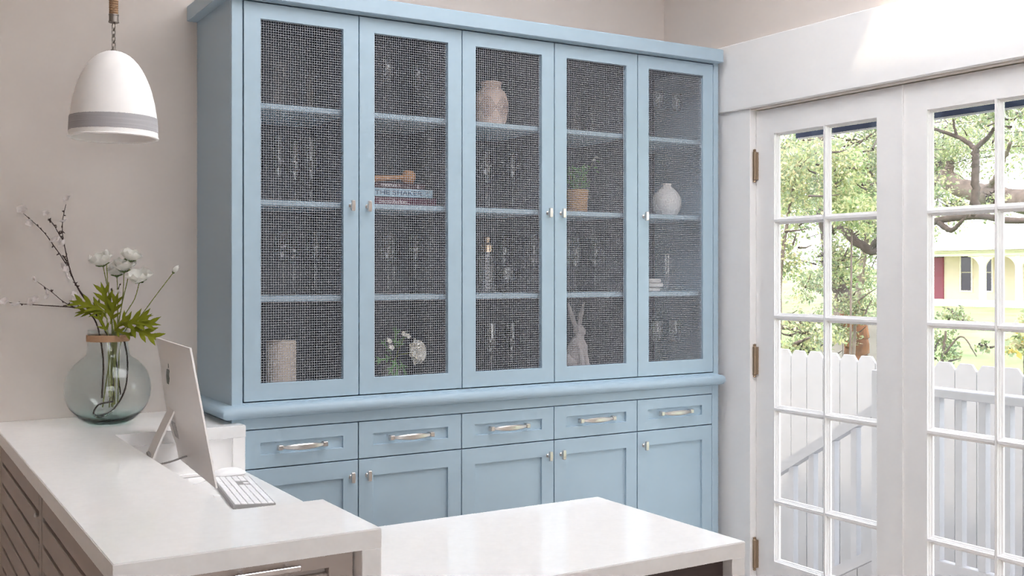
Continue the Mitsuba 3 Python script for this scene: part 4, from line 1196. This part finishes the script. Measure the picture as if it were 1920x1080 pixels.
glass('wine_glass', stem_glass(0.245, 0.031, 0.115, 0.025, 0.034, 0.6), 2.975, 3.745, S2, 'wine glass partly hidden behind the white round vase', 'glass', GW)
for k, (r_, dx) in enumerate(((0.041, -0.004), (0.050, 0.002), (0.043, -0.002))):
    t_ = 0.0185
    single('coaster', moved(lathe([(0, 0), (r_ - 0.004, 0), (r_, 0.004), (r_, t_ - 0.006), (r_ - 0.004, t_ - 0.002), (0, t_ - 0.002)], 32), 2.918 + dx, 3.60, S3 + 0.0002 + t_ * k), 'm_ceramic',
           ['white round stone at the bottom of the stack of three', 'white round stone in the middle of the stack of three, the widest', 'white round stone on top of the stack of three'][k], 'stone', 'stack of white stones', 30)
glass('tumbler', tumbler(0.165, 0.034, 0.034, 0.003, 0.012), 3.090, 3.700, S3, 'wide straight glass behind the stack of white stones', 'glass', GT)
g6 = stem_glass(0.195, 0.0285, 0.092, 0.025, 0.032, 0.68)
glass('wine_glass', g6, 2.940, 3.59, S4, 'wine glass on the bottom shelf, cut by the stile under the stack of white stones', 'glass', GW)
glass('wine_glass', g6, 3.050, 3.60, S4, 'wine glass on the bottom shelf nearest the glazed doors', 'glass', GW)

# ------------------------------------------------------------------ outdoors
gx, gy2 = np.meshgrid(np.linspace(3.40, 80, 60), np.linspace(-60, 110, 80), indexing='ij')
gz2 = np.where(gx < 6.2, -0.95, -0.95 + 0.0367 * (gx - 6.2)) + 0.10 * (meshkit.fbm(np.stack([gx, gy2, 0 * gx], -1) * 0.35, 3, 2) - 0.5) * (gx > 6.2)
gv = np.stack([gx, gy2, gz2], -1).reshape(-1, 3)
gf = [(i * 80 + j, (i + 1) * 80 + j, (i + 1) * 80 + j + 1, i * 80 + j + 1) for i in range(59) for j in range(79)]
scene['lawn'] = mikit.ply((gv, np.array(gf)), 'm_lawn', smooth=True)
labels['lawn'] = {'label': 'sunlit pale green lawn rising beyond the white fence', 'kind': 'structure'}
struct('exterior_dark_strip', box(3.31, 6.6, -8.0, 14.0, -1.1, -0.86, 0), 'm_soil', 'dark soil strip added along the white fence to cut bounced light')  # unseen dark ground, added so less light bounces onto the fence
struct('exterior_landing', box(3.42, 4.60, 1.2, 3.66, -0.22, -0.16, 0.004), 'm_deck', 'small deck landing outside the glazed doors')


def terrain(x):
    return -0.95 if x < 6.2 else -0.95 + 0.0367 * (x - 6.2)


fn = thing('picket_fence', 'white board fence with clipped tops beyond the stair railing', 'fence')
FXX, FT = 5.50, 0.868
for k in range(46):
    y = 1.10 + 0.1440 * k + 0.052
    w = 0.069
    c_ = 0.040
    tz = FT + rng.uniform(-0.003, 0.003)
    poly = Polygon([(y - w, -0.93), (y + w, -0.93), (y + w, tz - c_), (y + w - c_ * 0.75, tz), (y - w + c_ * 0.75, tz), (y - w, tz - c_)])
    m = extrude(poly, 0.018)
    v = m.vertices
    m.vertices = np.stack([FXX + v[:, 2], v[:, 0], v[:, 1]], 1)
    m.fix_normals()
    put('picket', m, 'm_fence', fn)
for z_ in (-0.55, 0.55):
    put('rail', box(FXX + 0.018, FXX + 0.055, 1.05, 7.75, z_, z_ + 0.085), 'm_fence', fn)
for y in (1.2, 3.5, 5.8, 7.6):
    put('post', box(FXX + 0.0555, FXX + 0.145, y, y + 0.09, -0.95, 0.80), 'm_fence', fn)

rl = thing('deck_railing', 'white level railing of the landing outside the glazed doors', 'railing')
RXX = 4.50
put('newel_post', box(RXX - 0.045, RXX + 0.045, 3.61, 3.70, -0.95, 0.90, 0.003), 'm_fence', rl)
put('top_rail', box(RXX - 0.045, RXX + 0.045, 1.25, 3.61, 0.795, 0.838, 0.004), 'm_fence', rl)
put('bottom_rail', box(RXX - 0.02, RXX + 0.02, 1.25, 3.61, -0.075, -0.005, 0.003), 'm_fence', rl)
for k in range(18):
    y = 3.555 - 0.1245 * k - 0.10
    put('baluster', box(RXX - 0.019, RXX + 0.019, y - 0.019, y + 0.019, -0.005, 0.795, 0.001), 'm_fence', rl)
sr = thing('stair_railing', 'white sloping railing of the garden steps outside the glazed doors', 'railing')


def sloped(y0, y1, z0, z1, hgt, w):
    v = []
    for y, z_ in ((y0, z0), (y1, z1)):
        v += [(RXX - w, y, z_), (RXX + w, y, z_), (RXX + w, y, z_ + hgt), (RXX - w, y, z_ + hgt)]
    return trimesh.convex.convex_hull(np.array(v, float))


SL = -0.615
put('handrail', sloped(3.700, 4.62, 0.660, 0.660 + SL * 0.92, 0.062, 0.030), 'm_fence', sr)
put('lower_rail', sloped(3.700, 4.62, -0.085, -0.085 + SL * 0.92, 0.062, 0.020), 'm_fence', sr)
for k in range(6):
    y = 3.838 + 0.148 * k
    zz = SL * (y - 3.70)
    put('baluster', box(RXX - 0.019, RXX + 0.019, y - 0.019, y + 0.019, -0.030 + zz, 0.668 + zz, 0.001), 'm_fence', sr)
put('end_post', box(RXX - 0.045, RXX + 0.045, 4.62, 4.71, -0.95, 0.22, 0.003), 'm_fence', sr)
for k in range(4):
    struct('exterior_step', box(3.75, 4.44, 3.72 + 0.26 * k, 3.98 + 0.26 * k, -0.95, -0.335 - 0.165 * k, 0.003), 'm_deck', 'garden step below the landing')

aw = thing('awning', 'navy blue awning edge across the top of the glazed doors outside', 'awning')
put('canopy', mesh([(3.33, 0.9, 2.62), (4.40, 0.9, 2.215), (4.40, 4.165, 2.215), (3.33, 4.165, 2.62), (3.33, 0.9, 2.61), (4.40, 0.9, 2.205), (4.40, 4.165, 2.205), (3.33, 4.165, 2.61)],
                   [(0, 1, 2), (0, 2, 3), (4, 6, 5), (4, 7, 6), (0, 4, 5), (0, 5, 1), (1, 5, 6), (1, 6, 2), (2, 6, 7), (2, 7, 3), (3, 7, 4), (3, 4, 0)]), 'm_navy', aw)
put('valance', box(4.395, 4.405, 0.9, 4.165, 2.147, 2.212, 0.001), 'm_navy', aw)
put('hem', box(4.393, 4.407, 0.9, 4.150, 2.138, 2.147, 0.001), 'm_fence', aw, False, 'white hem')

# house across the garden
ho = thing('house', 'pale yellow house with a porch across the garden', 'house')
HX, FXH = 37.4, 36.0
put('wall', box(HX, HX + 6, 12.0, 30.0, 0.0, 3.0, 0), 'm_house', ho)
bo = []
put('porch_floor', box(FXH - 0.2, HX, 12.0, 29.5, -0.3, 0.36, 0.01), 'm_house_trim', ho)
put('porch_beam', box(FXH - 0.12, FXH + 0.12, 12.0, 29.5, 2.06, 2.27, 0.01), 'm_house_trim', ho)
put('gutter', box(FXH - 0.28, FXH - 0.14, 11.8, 29.7, 2.20, 2.29, 0.02), 'm_house', ho)
put('roof', mesh([(FXH - 0.4, 11.6, 2.28), (FXH - 0.4, 29.9, 2.28), (HX + 3.0, 29.9, 3.9), (HX + 3.0, 11.6, 3.9), (HX + 6.4, 29.9, 2.9), (HX + 6.4, 11.6, 2.9), (FXH - 0.4, 11.6, 2.34), (FXH - 0.4, 29.9, 2.34),
                  (HX + 3.0, 29.9, 3.98), (HX + 3.0, 11.6, 3.98)], [(6, 7, 8), (6, 8, 9), (0, 3, 2), (0, 2, 1), (0, 1, 7), (0, 7, 6), (9, 8, 4), (9, 4, 5)]), 'm_roof', ho)
hd_ = put('front_door', box(HX - 0.06, HX - 0.001, 27.42, 28.25, 0.362, 2.05, 0.01), 'm_house_door', ho, False, 'dark red front door')
put('transom', box(HX - 0.07, HX - 0.001, 27.42, 28.25, 2.06, 2.06 + 0.22, 0.01), 'm_house_glass', ho)
for (y0, y1) in ((26.17, 26.62), (25.28, 25.66), (22.9, 23.3), (21.8, 22.5)):
    w_ = put('window', frame(0, y1 - y0 + 0.12, 0.66, 2.24, 0.06, y1 - y0 + 0.06, 0.72, 2.18, 0, 0.05), 'm_house_trim', ho)
    m = frame(0, y1 - y0 + 0.12, 0.66, 2.24, 0.06, y1 - y0 + 0.06, 0.72, 2.18, 0, 0.05)
    v = m.vertices
    m.vertices = np.stack([HX - 0.05 + v[:, 1], y0 - 0.06 + v[:, 0], v[:, 2]], 1)
    m.fix_normals()
    scene[w_] = mikit.ply(m, 'm_house_trim')
    put('pane', box(HX - 0.03, HX - 0.001, y0, y1, 0.72, 1.42, 0), 'm_house_glass', w_)
    put('pane', box(HX - 0.04, HX - 0.002, y0, y1, 1.46, 2.18, 0), 'm_house_glass', w_)
for y in (28.6, 24.72, 23.25, 19.8):
    put('porch_post', box(FXH - 0.10, FXH + 0.10, y - 0.10, y + 0.10, 0.36, 2.07, 0.02), 'm_house_trim', ho)
    for s_ in (-1, 1):
        a = np.linspace(0, PI / 2, 8)
        pts = [(y + s_ * 0.10, 2.06), (y + s_ * 0.10, 1.50)] + [(y + s_ * (0.10 + 0.50 * (1 - math.cos(t))), 1.50 + 0.53 * math.sin(t)) for t in a] + [(y + s_ * 0.62, 2.06)]
        q = Polygon(pts).buffer(0)
        m = extrude(q, 0.08)
        v = m.vertices
        m.vertices = np.stack([FXH - 0.04 + v[:, 2], v[:, 0], v[:, 1]], 1)
        m.fix_normals()
        put('bracket', m, 'm_house_trim', ho)


# trees and shrubs
def leaf_cloud(blobs, n, size, palette, seed):
    """Loose leaves: each a bent rhombus of two triangles, spread through ellipsoidal clumps."""
    g = np.random.default_rng(seed)
    W = np.array([b[3] * b[4] * b[5] for b in blobs]) ** (2 / 3)
    which = g.choice(len(blobs), n, p=W / W.sum())
    B = np.array(blobs)[which]
    u = g.normal(size=(n, 3))
    u /= np.linalg.norm(u, axis=1, keepdims=True)
    u *= (g.uniform(size=(n, 1)) ** 0.5)
    # break every clump into sub-clumps so that gaps of sky stay open
    sub = np.floor(g.uniform(size=n) * 16).astype(int)
    off = g.normal(size=(len(blobs), 16, 3)) * 0.42
    c = B[:, :3] + B[:, 3:6] * (off[which, sub] + 0.36 * u)
    d = g.normal(size=(n, 3)) + [0, 0, -0.25]
    d /= np.linalg.norm(d, axis=1, keepdims=True)
    e = np.cross(d, g.normal(size=(n, 3)))
    e /= np.linalg.norm(e, axis=1, keepdims=True)
    L = size * g.uniform(0.6, 1.3, (n, 1))
    v = np.stack([c - d * L * 0.5, c + e * L * 0.26, c + d * L * 0.5, c - e * L * 0.26], 1).reshape(-1, 3)
    k = np.arange(n)[:, None] * 4
    f = np.concatenate([k + [0, 1, 2], k + [0, 2, 3]])
    pal = np.array(palette)
    colr = pal[g.integers(0, len(pal), n)] * g.uniform(0.75, 1.15, (n, 1))
    return mesh(v, f), np.repeat(np.clip(colr, 0, 0.95), 4, 0)


LIGHT = [(0.50, 0.54, 0.28), (0.44, 0.50, 0.28), (0.58, 0.57, 0.35), (0.38, 0.44, 0.28), (0.60, 0.53, 0.34)]
GREY = [(0.36, 0.40, 0.27), (0.30, 0.36, 0.24), (0.46, 0.48, 0.34), (0.50, 0.46, 0.36), (0.24, 0.29, 0.20)]
DARK = [(0.20, 0.26, 0.13), (0.28, 0.33, 0.17), (0.36, 0.40, 0.22), (0.42, 0.40, 0.24)]


def tree(name, label, cat_, limbs, blobs, n, size, palette, seed, bark='m_bark', twigs=0, group=None):
    t = thing(name, label, cat_, group)
    for k, (pts, r0, r1) in enumerate(limbs):
        P = smooth_path(pts, 28)
        g = np.random.default_rng(seed + k)
        P[1:-1] += g.normal(size=(len(P) - 2, 3)) * r0 * 0.10
        put('trunk' if k == 0 else 'branch', tube(P, np.linspace(r0, r1, len(P)) * (1 + 0.06 * np.sin(np.arange(len(P)) * 1.7)), 9), bark if k == 0 else ('m_bark_dark' if bark == 'm_bark_red' else bark), t, True)
    if twigs:
        g = np.random.default_rng(seed + 99)
        ts = []
        for k in range(twigs):
            b = blobs[g.integers(len(blobs))]
            c = np.array(b[:3]) + np.array(b[3:6]) * g.normal(size=3) * 0.35
            d = g.normal(size=3)
            d[2] = abs(d[2]) * 0.5
            d /= np.linalg.norm(d)
            L = max(b[3:6]) * g.uniform(0.3, 0.7)
            ts.append(tube(np.array([c, c + d * L * 0.5 + g.normal(size=3) * L * 0.06, c + d * L]), [0.012, 0.008, 0.003], 4, False))
        put('twigs', cat(*ts), 'm_bark_dark', t, True, 'thin bare twigs', 'stuff')
    if n:
        m, c = leaf_cloud(blobs, n, size, palette, seed)
        put('crown', m, 'm_leaf', t, False, None, 'stuff', color=c)
    return t

tree('oak_tree', 'old oak with a rusty brown trunk and long bending limbs just beyond the white fence', 'tree',
     [([(10.1, 8.48, -0.9), (10.0, 8.52, 0.2), (10.0, 8.54, 0.62), (10.0, 8.60, 0.95)], 0.125, 0.150),
      ([(10.0, 8.59, 0.90), (10.0, 8.66, 1.05), (10.0, 8.80, 1.25), (10.0, 8.95, 1.55), (10.0, 9.00, 1.95), (10.1, 9.2, 2.5), (10.3, 9.3, 3.3)], 0.105, 0.05),
      ([(10.0, 8.99, 1.86), (9.95, 8.75, 1.98), (9.9, 8.45, 1.78), (9.9, 8.21, 1.66), (9.9, 7.95, 1.72), (9.9, 7.60, 1.90), (9.9, 7.30, 1.97), (9.9, 6.90, 2.00), (9.9, 6.40, 1.93), (9.9, 5.9, 1.98)], 0.062, 0.028),
      ([(9.9, 8.21, 1.68), (9.8, 8.0, 1.86), (9.7, 7.85, 1.86)], 0.04, 0.02),
      ([(9.9, 7.32, 1.95), (9.85, 7.15, 1.86), (9.8, 7.0, 1.92), (9.8, 6.9, 2.02)], 0.035, 0.012),
      ([(10.0, 8.60, 0.85), (9.8, 8.75, 0.82), (9.7, 9.00, 0.72), (9.6, 9.30, 0.74)], 0.06, 0.03),
      ([(9.9, 6.885, 1.99), (9.9, 6.885, 2.41), (9.9, 6.885, 2.72)], 0.046, 0.036),
      ([(9.9, 6.885, 2.70), (9.9, 7.04, 2.82), (9.9, 7.26, 2.92), (9.9, 7.46, 3.00)], 0.027, 0.014), ([(9.9, 6.885, 2.70), (9.9, 6.75, 2.80), (9.9, 6.68, 2.87), (9.9, 6.5, 3.1)], 0.029, 0.014),
      ([(9.9, 7.10, 2.85), (9.9, 7.14, 2.99), (9.9, 7.15, 3.2)], 0.015, 0.009)],
     [(9.6, 8.2, 2.45, 0.9, 1.0, 0.55), (9.3, 7.6, 2.35, 0.8, 0.7, 0.55), (9.4, 8.9, 2.8, 0.9, 0.7, 0.6), (9.2, 8.1, 3.1, 0.9, 1.1, 0.5), (9.8, 8.7, 1.55, 0.6, 0.30, 0.40), (9.8, 8.0, 1.95, 0.5, 0.5, 0.18),
      (9.9, 6.9, 3.15, 0.4, 0.5, 0.16), (9.8, 7.28, 2.55, 0.10, 0.08, 0.16), (9.8, 6.5, 3.0, 0.3, 0.35, 0.2), (9.8, 6.6, 2.15, 0.15, 0.15, 0.08)],
     17000, 0.048, LIGHT + GREY + DARK[:2], 11, 'm_bark_red', 150)
tree('broad_tree', 'old tree with a thick grey limb lying across the yellow house', 'tree',
     [([(12.2, 4.9, -0.8), (12.2, 5.1, 1.2), (12.1, 5.9, 2.15), (12.0, 6.8, 2.30), (12.0, 7.6, 2.26), (12.0, 8.11, 2.38), (12.0, 8.56, 2.52), (12.0, 8.92, 2.64), (12.0, 9.38, 2.72), (12.0, 10.0, 2.95)], 0.20, 0.09),
      ([(12.0, 8.2, 2.42), (11.8, 7.9, 2.62), (11.6, 7.6, 2.95)], 0.04, 0.02), ([(12.0, 8.75, 2.60), (12.0, 8.72, 2.78), (12.0, 8.70, 2.84)], 0.07, 0.045)],
     [(12.4, 8.6, 3.15, 1.2, 1.1, 0.50), (12.4, 7.4, 3.1, 1.2, 0.9, 0.50), (12.2, 6.6, 2.5, 0.8, 0.7, 0.5), (12.4, 9.6, 3.1, 1.0, 0.9, 0.6), (12.2, 8.7, 2.25, 0.5, 0.35, 0.14)],
     14000, 0.048, GREY + LIGHT[:2] + DARK[1:3], 12, 'm_bark', 110)
tree('shrub', 'tall leafy shrub over the white fence at the hinge side of the glazed doors', 'shrub',
     [([(7.4, 7.25, -0.9), (7.4, 7.22, 0.3), (7.4, 7.2, 1.4), (7.5, 7.1, 2.4)], 0.035, 0.012), ([(7.4, 7.22, 0.6), (7.3, 7.0, 0.72), (7.3, 6.75, 0.82)], 0.025, 0.01)],
     [(7.5, 7.15, 2.25, 0.5, 0.42, 0.45), (7.5, 6.75, 2.35, 0.4, 0.3, 0.35), (7.4, 7.2, 1.65, 0.4, 0.30, 0.35), (7.4, 7.0, 0.86, 0.35, 0.40, 0.22), (7.4, 6.9, 0.62, 0.3, 0.3, 0.15)], 5500, 0.045, LIGHT + GREY[:2], 14, 'm_bark', 50)
tree('shrub', 'bright yellow-green shrub in front of the oak limb', 'shrub',
     [([(7.8, 6.75, -0.9), (7.8, 6.72, 0.6), (7.8, 6.70, 1.9)], 0.014, 0.008)],
     [(7.8, 6.72, 2.12, 0.4, 0.36, 0.30), (7.8, 6.9, 2.5, 0.4, 0.3, 0.2), (7.8, 6.62, 1.92, 0.35, 0.24, 0.16)], 3000, 0.05, LIGHT[:3] + [(0.30, 0.40, 0.20)], 15, 'm_bark', 10)
tree('shrub', 'grey-green shrub at the foot of the oak, behind the white fence', 'shrub',
     [([(9.4, 8.1, -0.9), (9.4, 8.05, 0.5), (9.4, 8.0, 1.1)], 0.03, 0.012)],
     [(9.4, 8.0, 1.02, 0.5, 0.42, 0.22), (9.4, 8.35, 0.72, 0.4, 0.3, 0.25), (9.4, 8.6, 1.2, 0.3, 0.2, 0.2)], 3200, 0.042, GREY + DARK[2:], 16, 'm_bark', 16)
tree('shrub', 'small dark shrub above the white fence in front of the lawn', 'shrub',
     [([(8.0, 5.92, -0.9), (8.0, 5.9, 0.4), (8.0, 5.85, 0.9)], 0.022, 0.01), ([(8.0, 5.9, 0.65), (8.0, 5.7, 0.86), (8.0, 5.55, 0.70)], 0.010, 0.005)],
     [(8.0, 5.90, 0.78, 0.25, 0.14, 0.22), (8.0, 5.80, 1.02, 0.2, 0.12, 0.10), (8.0, 5.50, 0.79, 0.1, 0.10, 0.05), (8.0, 5.66, 0.98, 0.1, 0.1, 0.05)], 900, 0.04, GREY + DARK, 17, 'm_bark', 14)
tree('shrub', 'yellow leafed shrub above the white fence away from the hinges', 'shrub',
     [([(8.0, 5.12, -0.9), (8.0, 5.12, 0.5), (8.0, 5.10, 0.9)], 0.02, 0.01)],
     [(8.0, 5.12, 0.83, 0.25, 0.18, 0.14), (8.0, 5.05, 1.05, 0.2, 0.12, 0.12)], 360, 0.07, LIGHT + [(0.66, 0.52, 0.16)], 18, 'm_bark', 8)
hd2 = [(20, 20.5, 3.2), (29, 22.8, 3.6), (31, 33.0, 3.4), (19, 10.4, 3.8), (26, 30, 3.6), (18, 15.2, 2.4), (22, 19.3, 1.9)]
LB = ['grey-green tree behind the oak, left of the blue post gap', 'tree crown high above the yellow house roof', 'tree farthest towards the hinge side beyond the oak', 'tree at the outer edge of the glazed doors',
      'distant grey tree far beyond the oak', 'grey-green tree behind the rusty oak trunk', 'low tree beside the yellow house']
for k, (x, y, h) in enumerate(hd2):
    z0 = terrain(x)
    tree('background_tree', LB[k], 'tree', [([(x, y, z0), (x, y + 0.1, z0 + 0.5 * h), (x + 0.2, y, h)], 0.14, 0.05)],
         [(x, y, h, 1.8, 1.7, 1.4), (x + 0.5, y + 1.6, h + 0.6, 1.5, 1.3, 1.2), (x, y - 1.4, h + 0.9, 1.5, 1.2, 1.1), (x, y + 0.3, h + 2.4, 1.6, 1.6, 1.3)] if k != 6 else [(x, y, 1.4, 0.9, 0.8, 0.7)],
         9000 if k != 6 else 2600, 0.115, LIGHT + GREY + DARK[:2], 30 + k, 'm_bark', 40, 'trees beyond the garden' if k < 0 else None)
of = thing('board_fence', 'weathered grey board fence behind the oak trunk', 'fence')
for k in range(6):
    y = 8.92 + 0.20 * k
    put('board', box(10.9, 10.93, y, y + 0.185, -0.9, 0.80 + 0.03 * ((k * 7) % 3), 0.004), 'm_old_board', of)
